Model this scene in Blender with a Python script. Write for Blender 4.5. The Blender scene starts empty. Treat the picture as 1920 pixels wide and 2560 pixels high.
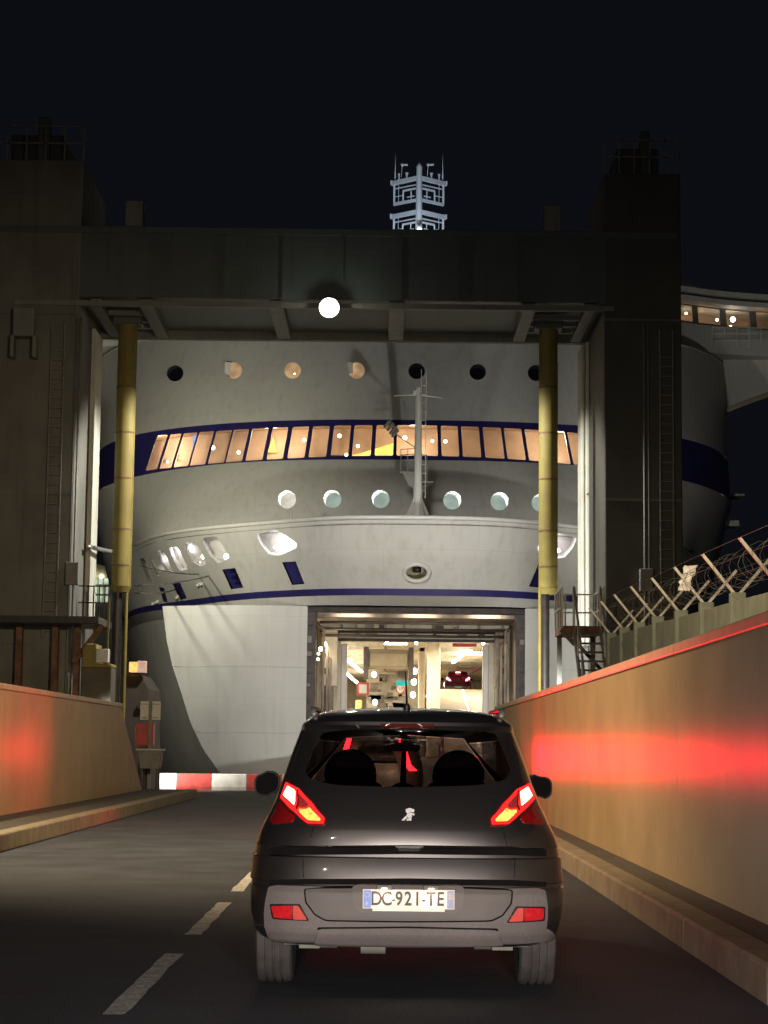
import bpy, math, random
import numpy as np
from mathutils import Vector, Matrix
from mathutils.geometry import delaunay_2d_cdt
random.seed(7)
R = math.radians
scene = bpy.context.scene

# ------------------------------------------------------------------ camera
FPX, EYE = 4900.0, 1.39            # focal length in photograph pixels, eye height
cam_d = bpy.data.cameras.new('camera')
cam = bpy.data.objects.new('camera', cam_d)
scene.collection.objects.link(cam)
scene.camera = cam
CAM3 = (Matrix.Rotation(R(90 + 6.83), 3, 'X') @ Matrix.Rotation(R(0.65), 3, 'Z'))
cam.matrix_world = Matrix.Translation((0, 0, EYE)) @ CAM3.to_4x4()
cam_d.sensor_fit = 'VERTICAL'
cam_d.sensor_height = 36.0
cam_d.lens = 36.0 * FPX / 2560.0
cam_d.clip_start = 0.1
cam_d.clip_end = 3000

# ------------------------------------------------------------------ world (night) and exposure
world = bpy.data.worlds.new('World')
scene.world = world
world.use_nodes = True
_bg = world.node_tree.nodes['Background']
_bg.inputs['Color'].default_value = (0.62, 0.68, 1.0, 1)
_bg.inputs['Strength'].default_value = 0.0062
scene.view_settings.view_transform = 'Standard'
scene.view_settings.look = 'None'
scene.view_settings.exposure = 0
scene.view_settings.gamma = 1
scene.view_settings.use_curve_mapping = False
scene.cycles.use_denoising = True
scene.cycles.sample_clamp_indirect = 4.0
scene.cycles.sample_clamp_direct = 0.0
scene.cycles.max_bounces = 8
scene.cycles.transparent_max_bounces = 16
scene.cycles.caustics_reflective = False
scene.cycles.caustics_refractive = False


def lamp(name, kind, loc, energy, color, aim=None, **kw):
    d = bpy.data.lights.new(name, kind)
    d.energy = energy
    d.color = color
    for k, v in kw.items():
        setattr(d, k, v)
    o = bpy.data.objects.new(name, d)
    scene.collection.objects.link(o)
    o.location = loc
    if aim is not None:
        o.rotation_euler = (Vector(aim) - Vector(loc)).to_track_quat('-Z', 'Y').to_euler()
    return o


CX_SHIP = 1.36
# main light of the place: floodlight under the gantry (its housing is built with the gantry)
FLOOD = Vector((-1.62, 59.7, 14.55))
lamp('floodlight_beam', 'SPOT', FLOOD + Vector((0, .3, -.75)), 4400, (1.0, .95, .88), aim=(0.2, 73.5, 0.0),
     spot_size=R(92), spot_blend=.3, shadow_soft_size=.9)
for _a in ((6.6, 64.5, 4.5), (-9.4, 64.5, 4.5)):
    lamp('floodlight_side_beam', 'SPOT', FLOOD + Vector((.2 if _a[0] > 0 else -.2, .2, -.7)), 7500, (1.0, .95, .84), aim=_a, spot_size=R(78), spot_blend=.5, shadow_soft_size=.3)
# added unseen lamp posts to light walls and towers (posts built further down)
ADDED_POSTS = [(-7.6, 23.0, 8.6, (.9, 28, .5), 7000, 'added unseen lamp post on the quay left of the parapet wall'),
         (4.3, 15.0, 8.6, (-6.1, 42, 1.2), 14000, 'added unseen lamp post between the right wall and the fence'),
         
         (-9.5, -18.0, 13.0, (-2.0, 60, 0), 3800, 'added unseen tall lamp post on the quay behind the viewer')]
for _x, _y, _z, _aim, _e, _l in ADDED_POSTS:
    _d = (Vector(_aim) - Vector((_x, _y, _z))).normalized()
    lamp('added_post_beam', 'SPOT', Vector((_x, _y, _z)) + _d * .25, _e, (1.0, .74, .44) if _y > 0 else (1.0, .90, .74), aim=_aim,
         spot_size=R({23.0: 130, 15.0: 62}.get(_y, 44)), spot_blend=.7 if _y > 20 else 1.0, shadow_soft_size=.2)
# added unseen floodlights on the tower backs to brighten the hull
TOWER_LAMP = Vector((-10.7, 66.3, 10.2))
lamp('added_tower_beam', 'SPOT', TOWER_LAMP + Vector((.2, .3, 0)), 8200, (1.0, .94, .72), aim=(-13.0, 92, 11.5), spot_size=R(84), spot_blend=1.0, shadow_soft_size=.3)
ADDED_TOWER_LAMP_B = Vector((8.4, 66.3, 10.2))
lamp('added_tower_beam', 'SPOT', ADDED_TOWER_LAMP_B + Vector((-.1, .3, 0)), 2400, (1.0, .95, .82), aim=(16.0, 94, 14.0), spot_size=R(70), spot_blend=1.0, shadow_soft_size=.3)
# added low floodlights hidden behind the walls to brighten the bow
ADDED_LOWS = [(-8.6, 58.0, 1.5, 'added hidden low floodlight behind the left wall end, aimed at the bow'), (4.6, 56.0, 1.5, 'added hidden low floodlight behind the right wall, aimed at the bow')]
for _x, _y, _z, _l in ADDED_LOWS:
    lamp('added_low_beam', 'SPOT', (_x, _y + .25, _z), 6200, (1.0, .97, .90), aim=(CX_SHIP, 80, 6.5), spot_size=R(85), spot_blend=.8, shadow_soft_size=.3)
# dipped headlamps of the car the picture is taken from
for _x in (-.42, .92):
    lamp('headlamp_beam', 'SPOT', (_x, 1.9, .70), 1500, (1.0, .90, .82), aim=(_x + .25, 22, .05),
         spot_size=R(58), spot_blend=.85, shadow_soft_size=.07)

# ------------------------------------------------------------------ helpers
K = 2560.0 / 2212.0                # sketch pixels to photograph pixels


def at(px, py, Y):
    v = CAM3 @ Vector(((px - 960) / FPX, -(py - 1280) / FPX, -1))
    t = Y / v.y
    return Vector((v.x * t, Y, EYE + v.z * t))


def D(x, y, Y):
    return at(x * K, y * K, Y)


CAMI = np.array(CAM3.transposed())


def project(P):
    P = np.asarray(P, float) - np.array((0, 0, EYE))
    c = P @ CAMI.T
    return np.stack([960 + FPX * c[..., 0] / -c[..., 2], 1280 - FPX * c[..., 1] / -c[..., 2]], -1)


def tag(o, label=None, cat=None, group=None, kind=None):
    if label: o['label'] = label
    if cat: o['category'] = cat
    if group: o['group'] = group
    if kind: o['kind'] = kind
    return o


def empty(name, loc=(0, 0, 0), label=None, cat=None, group=None, rz=0):
    o = bpy.data.objects.new(name, None)
    scene.collection.objects.link(o)
    o.location = loc
    o.rotation_euler.z = rz
    o.empty_display_size = .2
    return tag(o, label, cat, group)


def link(name, me, material=None, parent=None, smooth=False, bevel=0, loc=None):
    o = bpy.data.objects.new(name, me)
    scene.collection.objects.link(o)
    if material is not None and not me.materials:
        me.materials.append(material)
    if smooth:
        me.polygons.foreach_set('use_smooth', [True] * len(me.polygons))
        me.set_sharp_from_angle(angle=R(38)) if smooth == 'auto' else None
    if loc is not None:
        o.location = loc
    if parent is not None:
        o.parent = parent
        # parts are modelled in world space: take the parent's transform out (parents are never rotated before)
        if loc is None:
            o.matrix_parent_inverse = world_of(parent).inverted()
    if bevel:
        m = o.modifiers.new('bevel', 'BEVEL')
        m.width = bevel
        m.segments = 2
        m.limit_method = 'ANGLE'
        m.angle_limit = R(40)
    return o


def world_of(o):
    m = Matrix.LocRotScale(o.location, o.rotation_euler, o.scale)
    return (world_of(o.parent) @ o.matrix_parent_inverse @ m) if o.parent else m


class MB:
    def __init__(self):
        self.v, self.f = [], []

    def add(self, vs, fs):
        n = len(self.v)
        self.v += [tuple(p) for p in vs]
        self.f += [tuple(i + n for i in f) for f in fs]
        return self

    def box(self, a, b):
        (x0, y0, z0), (x1, y1, z1) = [[min(p, q) for p, q in zip(a, b)], [max(p, q) for p, q in zip(a, b)]]
        return self.hexa([(x0, y0, z0), (x1, y0, z0), (x1, y1, z0), (x0, y1, z0), (x0, y0, z1), (x1, y0, z1), (x1, y1, z1), (x0, y1, z1)])

    def hexa(self, v):
        return self.add(v, [(3, 2, 1, 0), (4, 5, 6, 7), (0, 1, 5, 4), (1, 2, 6, 5), (2, 3, 7, 6), (3, 0, 4, 7)])

    def bar(self, p, q, w, h, up=(0, 0, 1)):
        p, q = Vector(p), Vector(q)
        d = (q - p).normalized()
        up = Vector(up)
        if abs(d.dot(up)) > .98: up = Vector((0, 1, 0))
        s = d.cross(up).normalized() * (w / 2)
        u = s.cross(d).normalized() * (h / 2)
        return self.hexa([p - s - u, p + s - u, q + s - u, q - s - u, p - s + u, p + s + u, q + s + u, q - s + u])

    def tube(self, pts, r, n=10, caps=True):
        pts = [Vector(p) for p in pts]
        rs = r if isinstance(r, (list, tuple)) else [r] * len(pts)
        rings = []
        ref = None
        for i, p in enumerate(pts):
            d = (pts[min(i + 1, len(pts) - 1)] - pts[max(i - 1, 0)]).normalized()
            if ref is None:
                ref = Vector((0, 0, 1)) if abs(d.z) < .9 else Vector((1, 0, 0))
            u = (ref - d * ref.dot(d)).normalized()
            ref = u
            w = d.cross(u)
            rings.append([p + (u * math.cos(2 * math.pi * k / n) + w * math.sin(2 * math.pi * k / n)) * rs[i] for k in range(n)])
        vs = [q for rg in rings for q in rg]
        fs = [(i * n + k, i * n + (k + 1) % n, (i + 1) * n + (k + 1) % n, (i + 1) * n + k) for i in range(len(pts) - 1) for k in range(n)]
        if caps:
            fs += [tuple(range(n - 1, -1, -1)), tuple((len(pts) - 1) * n + k for k in range(n))]
        return self.add(vs, fs)

    def prism(self, poly, vec):
        n = len(poly)
        vec = Vector(vec)
        vs = [Vector(p) for p in poly] + [Vector(p) + vec for p in poly]
        return self.add(vs, [tuple(range(n)), tuple(range(2 * n - 1, n - 1, -1))] + [(i, i + n, (i + 1) % n + n, (i + 1) % n) for i in range(n)])

    def ball(self, c, r, n=12, m=8, s=(1, 1, 1)):
        c = Vector(c)
        vs = [c + Vector((0, 0, -r * s[2]))]
        for j in range(1, m):
            a = math.pi * j / m - math.pi / 2
            for k in range(n):
                b = 2 * math.pi * k / n
                vs.append(c + Vector((r * s[0] * math.cos(a) * math.cos(b), r * s[1] * math.cos(a) * math.sin(b), r * s[2] * math.sin(a))))
        vs.append(c + Vector((0, 0, r * s[2])))
        top = len(vs) - 1
        fs = [(0, 1 + (k + 1) % n, 1 + k) for k in range(n)]
        for j in range(m - 2):
            for k in range(n):
                a = 1 + j * n
                fs.append((a + k, a + (k + 1) % n, a + n + (k + 1) % n, a + n + k))
        a = 1 + (m - 2) * n
        fs += [(a + k, a + (k + 1) % n, top) for k in range(n)]
        return self.add(vs, fs)

    def build(self, name, material, parent=None, smooth=False, bevel=0):
        me = bpy.data.meshes.new(name)
        me.from_pydata(self.v, [], self.f)
        me.validate()
        me.update()
        return link(name, me, material, parent, smooth, bevel)


def box(name, a, b, material, parent=None, bevel=0):
    return MB().box(a, b).build(name, material, parent, False, bevel)


def tube(name, pts, r, material, parent=None, n=10):
    return MB().tube(pts, r, n).build(name, material, parent, 'auto')


# ------------------------------------------------------------------ materials (all procedural)
def mat(name, col, rough=.6, metal=0, var=.12, vscale=2.0, bump=0, bscale=20, streak=0, spec=.5, coat=0, dirt=None, dirt_amt=0, rvar=.1, fine=0, fscale=50, plates=None):
    m = bpy.data.materials.new(name)
    m.use_nodes = True
    nt = m.node_tree
    N, L = nt.nodes, nt.links
    b = N['Principled BSDF']
    tc = N.new('ShaderNodeTexCoord')
    nz = N.new('ShaderNodeTexNoise')
    nz.inputs['Scale'].default_value = vscale
    nz.inputs['Detail'].default_value = 6
    L.new(tc.outputs['Object'], nz.inputs['Vector'])
    rmp = N.new('ShaderNodeValToRGB')
    rmp.color_ramp.elements[0].position = .3
    rmp.color_ramp.elements[1].position = .7
    rmp.color_ramp.elements[0].color = (*[c * (1 - var) for c in col], 1)
    rmp.color_ramp.elements[1].color = (*[min(1, c * (1 + var)) for c in col], 1)
    L.new(nz.outputs['Fac'], rmp.inputs['Fac'])
    out = rmp.outputs['Color']
    if streak or dirt_amt:
        mp = N.new('ShaderNodeMapping')
        mp.inputs['Scale'].default_value = (1.0, 1.0, .05)
        L.new(tc.outputs['Object'], mp.inputs['Vector'])
        n2 = N.new('ShaderNodeTexNoise')
        n2.inputs['Scale'].default_value = 3.5
        n2.inputs['Detail'].default_value = 8
        L.new(mp.outputs['Vector'], n2.inputs['Vector'])
        r2 = N.new('ShaderNodeValToRGB')
        r2.color_ramp.elements[0].position = .50
        r2.color_ramp.elements[1].position = .80
        r2.color_ramp.elements[0].color = (0, 0, 0, 1)
        k = streak or dirt_amt
        r2.color_ramp.elements[1].color = (k, k, k, 1)
        L.new(n2.outputs['Fac'], r2.inputs['Fac'])
        mx = N.new('ShaderNodeMix')
        mx.data_type = 'RGBA'
        L.new(r2.outputs['Color'], mx.inputs['Factor'])
        L.new(out, mx.inputs['A'])
        mx.inputs['B'].default_value = (*(dirt or [c * .45 for c in col]), 1)
        out = mx.outputs['Result']
    if fine:
        nf = N.new('ShaderNodeTexNoise')
        nf.inputs['Scale'].default_value = fscale
        nf.inputs['Detail'].default_value = 3
        L.new(tc.outputs['Object'], nf.inputs['Vector'])
        rf_ = N.new('ShaderNodeMapRange')
        rf_.inputs['From Min'].default_value = .3
        rf_.inputs['From Max'].default_value = .7
        rf_.inputs['To Min'].default_value = 1 - fine
        rf_.inputs['To Max'].default_value = 1 + fine
        L.new(nf.outputs['Fac'], rf_.inputs['Value'])
        vm = N.new('ShaderNodeVectorMath')
        vm.operation = 'SCALE'
        L.new(out, vm.inputs[0])
        L.new(rf_.outputs['Result'], vm.inputs['Scale'])
        out = vm.outputs['Vector']
    brick = None
    if plates:                       # steel plates: thin weld lines on the x-z plane
        sx = N.new('ShaderNodeSeparateXYZ')
        L.new(tc.outputs['Object'], sx.inputs[0])
        cb = N.new('ShaderNodeCombineXYZ')
        L.new(sx.outputs['X'], cb.inputs['X'])
        L.new(sx.outputs['Z'], cb.inputs['Y'])
        brick = N.new('ShaderNodeTexBrick')
        brick.inputs['Scale'].default_value = 1
        brick.offset = .31
        brick.inputs['Brick Width'].default_value = plates[0]
        brick.inputs['Row Height'].default_value = plates[1]
        brick.inputs['Mortar Size'].default_value = .012
        brick.inputs['Mortar Smooth'].default_value = .6
        brick.inputs['Color1'].default_value = (1, 1, 1, 1)
        brick.inputs['Color2'].default_value = (.97, .97, .97, 1)
        brick.inputs['Mortar'].default_value = (.86, .85, .84, 1)
        L.new(cb.outputs['Vector'], brick.inputs['Vector'])
        vm = N.new('ShaderNodeVectorMath')
        vm.operation = 'MULTIPLY'
        L.new(out, vm.inputs[0])
        L.new(brick.outputs['Color'], vm.inputs[1])
        out = vm.outputs['Vector']
    L.new(out, b.inputs['Base Color'])
    rr = N.new('ShaderNodeMapRange')
    rr.inputs['To Min'].default_value = max(.02, rough - rvar)
    rr.inputs['To Max'].default_value = min(1, rough + rvar)
    L.new(nz.outputs['Fac'], rr.inputs['Value'])
    L.new(rr.outputs['Result'], b.inputs['Roughness'])
    b.inputs['Metallic'].default_value = metal
    b.inputs['Specular IOR Level'].default_value = spec
    b.inputs['Coat Weight'].default_value = coat
    b.inputs['Coat Roughness'].default_value = .05
    if bump:
        n3 = N.new('ShaderNodeTexNoise')
        n3.inputs['Scale'].default_value = bscale
        n3.inputs['Detail'].default_value = 5
        L.new(tc.outputs['Object'], n3.inputs['Vector'])
        bp = N.new('ShaderNodeBump')
        bp.inputs['Strength'].default_value = bump
        bp.inputs['Distance'].default_value = .02
        L.new(n3.outputs['Fac'], bp.inputs['Height'])
        L.new(bp.outputs['Normal'], b.inputs['Normal'])
    m['bsdf'] = b.name
    return m


def emit(name, col, strength, var=0, vscale=4):
    m = bpy.data.materials.new(name)
    m.use_nodes = True
    N, L = m.node_tree.nodes, m.node_tree.links
    N.remove(N['Principled BSDF'])
    e = N.new('ShaderNodeEmission')
    e.inputs['Color'].default_value = (*col, 1)
    e.inputs['Strength'].default_value = strength
    if var:
        tc = N.new('ShaderNodeTexCoord')
        nz = N.new('ShaderNodeTexNoise')
        nz.inputs['Scale'].default_value = vscale
        L.new(tc.outputs['Object'], nz.inputs['Vector'])
        mr = N.new('ShaderNodeMapRange')
        mr.inputs['From Min'].default_value = .3
        mr.inputs['From Max'].default_value = .7
        mr.inputs['To Min'].default_value = strength * (1 - var)
        mr.inputs['To Max'].default_value = strength * (1 + var)
        L.new(nz.outputs['Fac'], mr.inputs['Value'])
        L.new(mr.outputs['Result'], e.inputs['Strength'])
    L.new(e.outputs['Emission'], N['Material Output'].inputs['Surface'])
    return m


def glass(name, tint=(.8, .8, .8), refl=.08, rough=.03):
    m = bpy.data.materials.new(name)
    m.use_nodes = True
    N, L = m.node_tree.nodes, m.node_tree.links
    N.remove(N['Principled BSDF'])
    t = N.new('ShaderNodeBsdfTransparent')
    t.inputs['Color'].default_value = (*tint, 1)
    g = N.new('ShaderNodeBsdfGlossy')
    g.inputs['Roughness'].default_value = rough
    lw = N.new('ShaderNodeLayerWeight')
    pw = N.new('ShaderNodeMath')
    pw.operation = 'POWER'
    pw.inputs[1].default_value = 4
    L.new(lw.outputs['Facing'], pw.inputs[0])
    ad = N.new('ShaderNodeMath')
    ad.operation = 'MULTIPLY_ADD'
    ad.use_clamp = True
    ad.inputs[1].default_value = .7
    ad.inputs[2].default_value = refl
    L.new(pw.outputs['Value'], ad.inputs[0])
    mx = N.new('ShaderNodeMixShader')
    L.new(ad.outputs['Value'], mx.inputs['Fac'])
    L.new(t.outputs['BSDF'], mx.inputs[1])
    L.new(g.outputs['BSDF'], mx.inputs[2])
    L.new(mx.outputs['Shader'], N['Material Output'].inputs['Surface'])
    return m


M = {}
M['asphalt'] = mat('asphalt', (.054, .064, .084), .72, var=.30, vscale=1.3, fine=.55, fscale=55, bump=.5, bscale=140, spec=.35)
M['paving'] = mat('paving', (.075, .075, .068), .8, var=.25, vscale=3, bump=.4, bscale=60)
M['kerb'] = mat('kerb_concrete', (.26, .225, .16), .8, var=.22, vscale=4, bump=.4, bscale=50, streak=.5)
M['road_paint'] = mat('road_paint', (.60, .59, .56), .7, var=.3, vscale=9, fine=.4, fscale=40, bump=.4, bscale=120)
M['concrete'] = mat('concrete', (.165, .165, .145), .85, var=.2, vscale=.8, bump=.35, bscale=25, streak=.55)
M['concrete_dark'] = mat('stained_concrete', (.10, .088, .068), .85, var=.3, vscale=.9, bump=.35, bscale=20, streak=.7)
M['fence_concrete'] = mat('fence_concrete', (.20, .235, .20), .85, var=.15, vscale=2, bump=.3, bscale=40, streak=.4)
M['water'] = mat('water', (.006, .008, .009), .12, var=.1, vscale=.3, bump=.6, bscale=1.2)
M['gantry'] = mat('gantry_paint', (.085, .108, .105), .55, var=.15, vscale=.8, streak=.4)
M['gantry_light'] = mat('gantry_frame_paint', (.20, .205, .185), .6, var=.15, vscale=1.5, streak=.4)
M['column'] = mat('pale_column_paint', (.66, .67, .58), .6, var=.12, vscale=1.2, streak=.5)
M['yellow'] = mat('yellow_ram_paint', (.225, .185, .045), .68, var=.14, vscale=2, streak=.5, dirt=(.16, .10, .02))
M['black_steel'] = mat('black_steel', (.022, .018, .016), .45, var=.3, vscale=5)
M['rust'] = mat('rusty_steel', (.16, .085, .05), .8, var=.4, vscale=5, bump=.3)
M['wire'] = mat('dull_wire', (.10, .10, .092), .6, metal=.3, var=.2)
M['galv'] = mat('galvanised_steel', (.36, .36, .33), .5, metal=.6, var=.2, vscale=8)
M['grey_steel'] = mat('grey_steel', (.20, .20, .18), .6, var=.2, vscale=4)
M['ship_white'] = mat('ship_white_paint', (.66, .66, .62), .50, var=.05, vscale=.35, bump=.30, bscale=.8, streak=.32, dirt=(.36, .33, .28), plates=(5.5, 2.3))
M['ship_door'] = mat('bow_door_paint', (.64, .65, .62), .50, var=.07, vscale=.5, bump=.6, bscale=.6, streak=.24, dirt=(.36, .34, .30), plates=(4.7, 3.3))
M['navy'] = mat('navy_paint', (.030, .026, .14), .40, var=.15, vscale=1.0)
M['navy_dark'] = mat('dark_navy_paint', (.012, .012, .05), .35, var=.2, vscale=1.0)
M['ship_inner'] = mat('ship_inner_paint', (.60, .585, .55), .6, var=.1, vscale=1.2)
M['cream'] = mat('garage_cream_paint', (.70, .65, .53), .6, var=.14, vscale=1.6, streak=.45, dirt=(.25, .19, .12))
M['frame_brown'] = mat('bow_frame_steel', (.30, .255, .22), .6, var=.3, vscale=2.5, streak=.6, dirt=(.08, .06, .05))
M['frame_dark'] = mat('bow_frame_dark_steel', (.075, .06, .06), .55, var=.4, vscale=3)
M['deck'] = mat('car_deck_paint', (.16, .12, .085), .6, var=.25, vscale=1.5, streak=.3)
M['window_glass'] = glass('window_glass', (.92, .92, .92), .05)
M['room'] = mat('lounge_wall', (.62, .45, .33), .7, var=.25, vscale=.7)
M['room_dark'] = mat('lounge_dark_trim', (.12, .09, .07), .7)
M['green_paint'] = mat('green_sign', (.05, .42, .32), .5)
M['red_paint'] = mat('red_paint', (.48, .055, .045), .5, var=.2, vscale=4, streak=.3)
M['white_paint'] = mat('white_paint', (.68, .68, .64), .6, var=.15, vscale=4, streak=.35)
M['plastic_black'] = mat('black_plastic', (.016, .015, .015), .45, var=.2, vscale=20)
M['plastic_grey'] = mat('dusty_bumper_plastic', (.20, .172, .168), .62, var=.10, vscale=3, fine=.08, fscale=60, streak=.12, dirt=(.26, .225, .21), bump=.05, bscale=200)
M['tyre'] = mat('tyre_rubber', (.075, .066, .064), .8, var=.25, vscale=12, bump=.2, bscale=90)
M['chrome'] = mat('chrome', (.75, .75, .75), .15, metal=1, var=.05)
M['car_paint'] = mat('dark_grey_car_paint', (.15, .137, .136), .37, metal=.9, var=.02, vscale=3, coat=1.0, rvar=.02)
M['car_inner'] = mat('car_interior', (.02, .018, .018), .8)
M['car_glass'] = glass('tinted_car_glass', (.27, .235, .235), .06)
M['bulb'] = emit('white_lamp_glow', (1.0, .95, .85), 14)
M['warm_bulb'] = emit('warm_lamp_glow', (1.0, .80, .52), 12)
M['tube_light'] = emit('fluorescent_tube_glow', (1.0, .96, .80), 13)


# ------------------------------------------------------------------ lofted surfaces
def spline(pts, n):
    P = np.asarray(pts, float)
    d = np.r_[0, np.cumsum(np.sqrt(((P[1:] - P[:-1]) ** 2).sum(1)))]
    m = np.empty_like(P)
    h = np.diff(d)
    sl = (P[1:] - P[:-1]) / h[:, None]
    m[0], m[-1] = sl[0], sl[-1]
    for i in range(1, len(P) - 1):
        a, b = sl[i - 1], sl[i]
        w = (h[i] * a + h[i - 1] * b) / (h[i] + h[i - 1])
        m[i] = w
    t = np.linspace(0, d[-1], n)
    k = np.clip(np.searchsorted(d, t, 'right') - 1, 0, len(h) - 1)
    x = ((t - d[k]) / h[k])[:, None]
    hh = h[k][:, None]
    return ((2 * x ** 3 - 3 * x ** 2 + 1) * P[k] + (x ** 3 - 2 * x ** 2 + x) * hh * m[k]
            + (-2 * x ** 3 + 3 * x ** 2) * P[k + 1] + (x ** 3 - x ** 2) * hh * m[k + 1])


class Loft:
    """rows of points (bottom to top); eval(s, t) with s along a row and t across the rows, both 0..1"""

    def __init__(self, rows, ts=None):
        self.rows = np.array(rows)
        self.n = self.rows.shape[1]
        self.ts = np.linspace(0, 1, len(rows)) if ts is None else np.array(ts, float)

    def ev(self, s, t):
        s, t = np.clip(np.asarray(s, float), 0, 1), np.clip(np.asarray(t, float), 0, 1)
        k = np.clip(np.searchsorted(self.ts, t, 'right') - 1, 0, len(self.ts) - 2)
        a = ((t - self.ts[k]) / (self.ts[k + 1] - self.ts[k]))[..., None]
        x = s * (self.n - 1)
        i = np.clip(x.astype(int), 0, self.n - 2)
        b = (x - i)[..., None]
        r = self.rows
        return (1 - a) * ((1 - b) * r[k, i] + b * r[k, i + 1]) + a * ((1 - b) * r[k + 1, i] + b * r[k + 1, i + 1])

    def nrm(self, s, t, e=.004):
        s, t = np.asarray(s, float), np.asarray(t, float)
        du = self.ev(s + e, t) - self.ev(s - e, t)
        dv = self.ev(s, t + e) - self.ev(s, t - e)
        n = np.cross(du, dv)
        return n / np.maximum(np.linalg.norm(n, axis=-1, keepdims=True), 1e-9)

    def grid(self, srange=(0, 1), trange=(0, 1), ns=160, nt=80):
        S, T = np.meshgrid(np.linspace(*srange, ns), np.linspace(*trange, nt))
        return S.ravel(), T.ravel()

    def inv(self, q, f, srange=(0, 1), trange=(0, 1)):
        """(s, t) whose f(point) is nearest to each q"""
        S, T = self.grid(srange, trange)
        F = f(self.ev(S, T))
        out = []
        for c in np.atleast_2d(np.asarray(q, float)):
            j = np.argmin(((F - c) ** 2).sum(1))
            s, t = S[j], T[j]
            e = 2e-3
            for _ in range(6):
                p0 = f(self.ev(s, t))
                J = np.stack([(f(self.ev(s + e, t)) - f(self.ev(s - e, t))) / (2 * e), (f(self.ev(s, t + e)) - f(self.ev(s, t - e))) / (2 * e)], 1)
                try:
                    ds = np.linalg.lstsq(J, c - p0, rcond=None)[0]
                except Exception:
                    break
                ds = np.clip(ds, -.02, .02)
                s, t = float(np.clip(s + ds[0], srange[0], srange[1])), float(np.clip(t + ds[1], trange[0], trange[1]))
            out.append((s, t))
        return out

    def px(self, q, **k):
        return self.inv(q, project, **k)

    def dpx(self, q, **k):
        return self.inv(np.asarray(q, float) * K, project, **k)


def inside(p, poly):
    x, y = p
    c = False
    j = len(poly) - 1
    for i in range(len(poly)):
        xi, yi = poly[i]
        xj, yj = poly[j]
        if (yi > y) != (yj > y) and x < (xj - xi) * (y - yi) / (yj - yi) + xi:
            c = not c
        j = i
    return c


def dense(poly, step, sc):
    out = []
    for i in range(len(poly)):
        a, b = poly[i], poly[(i + 1) % len(poly)]
        n = max(1, int(math.hypot((b[0] - a[0]) * sc[0], (b[1] - a[1]) * sc[1]) / step))
        out += [(a[0] + (b[0] - a[0]) * k / n, a[1] + (b[1] - a[1]) * k / n) for k in range(n)]
    return out


def skin(name, loft, material, parent, outer=None, holes=(), ns=60, nt=12, sc=(30, 8), offset=0, thick=0, smooth=True, tlines=()):
    """triangulated piece of a loft: inside `outer` (whole loft when None), outside every hole, moved out by offset"""
    full = outer is None
    if full:
        outer = [(0, 0), (1, 0), (1, 1), (0, 1)]
    s0, s1 = min(p[0] for p in outer), max(p[0] for p in outer)
    t0, t1 = min(p[1] for p in outer), max(p[1] for p in outer)
    step = min((s1 - s0) * sc[0] / ns, 1e9)
    pts, edges = [], []

    def loop(poly, stp):
        q = dense(poly, stp, sc)
        b = len(pts)
        pts.extend(q)
        edges.extend([(b + i, b + (i + 1) % len(q)) for i in range(len(q))])
        return q
    loop(outer, max(step, 1e-4))
    for h in holes:
        loop(h, max(step, 1e-4))
    tt = [t0 + (t1 - t0) * j / nt for j in range(1, nt)] + [t for t in tlines if t0 < t < t1]
    allp = np.array([(p[0] * sc[0], p[1] * sc[1]) for p in pts])
    for t in tt:
        for i in range(1, ns):
            s = s0 + (s1 - s0) * i / ns
            if not full and not inside((s, t), outer): continue
            if any(inside((s, t), h) for h in holes): continue
            if np.min((allp[:, 0] - s * sc[0]) ** 2 + (allp[:, 1] - t * sc[1]) ** 2) < (.3 * step) ** 2: continue
            pts.append((s, t))
    vv, ee, ff, *_ = delaunay_2d_cdt([Vector((p[0] * sc[0], p[1] * sc[1])) for p in pts], edges, [], 0, 1e-7)
    st = [(p.x / sc[0], p.y / sc[1]) for p in vv]
    keep = []
    for f in ff:
        c = (sum(st[i][0] for i in f) / len(f), sum(st[i][1] for i in f) / len(f))
        if not full and not inside(c, outer): continue
        if any(inside(c, h) for h in holes): continue
        keep.append(tuple(f))
    sa, ta = np.array([p[0] for p in st]), np.array([p[1] for p in st])
    P = loft.ev(sa, ta)
    Nn = loft.nrm(sa, ta) if (offset or thick) else 0
    P1 = P + Nn * offset
    if thick:
        n = len(P1)
        cnt = {}
        for f in keep:
            for i in range(len(f)):
                e = (f[i], f[(i + 1) % len(f)])
                cnt[e] = 1
        side = [(a, b) for (a, b) in cnt if (b, a) not in cnt]
        P2 = P + Nn * (offset - thick)
        verts = np.r_[P1, P2]
        faces = keep + [tuple(i + n for i in reversed(f)) for f in keep] + [(b, a, a + n, b + n) for a, b in side]
    else:
        verts, faces = P1, keep
    me = bpy.data.meshes.new(name)
    me.from_pydata([tuple(p) for p in verts], [], faces)
    me.validate()
    me.update()
    return link(name, me, material, parent, 'auto' if thick else smooth)


def recess(name, loft, poly, depth, material, parent, back=None, shift=(0, 0, 0), sc=(30, 8), step=.3):
    """a pocket behind a hole: walls plus back"""
    q = dense(poly, step, sc)
    P = loft.ev(np.array([a for a, b in q]), np.array([b for a, b in q]))
    n = len(q)
    off = np.array((0, depth, 0)) + np.array(shift)
    me = bpy.data.meshes.new(name)
    me.from_pydata([tuple(p) for p in P] + [tuple(p + off) for p in P], [], [(i, (i + 1) % n, (i + 1) % n + n, i + n) for i in range(n)] + ([tuple(range(n, 2 * n))] if back is None else []))
    me.update()
    o = link(name, me, material, parent)
    return o, P


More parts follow.
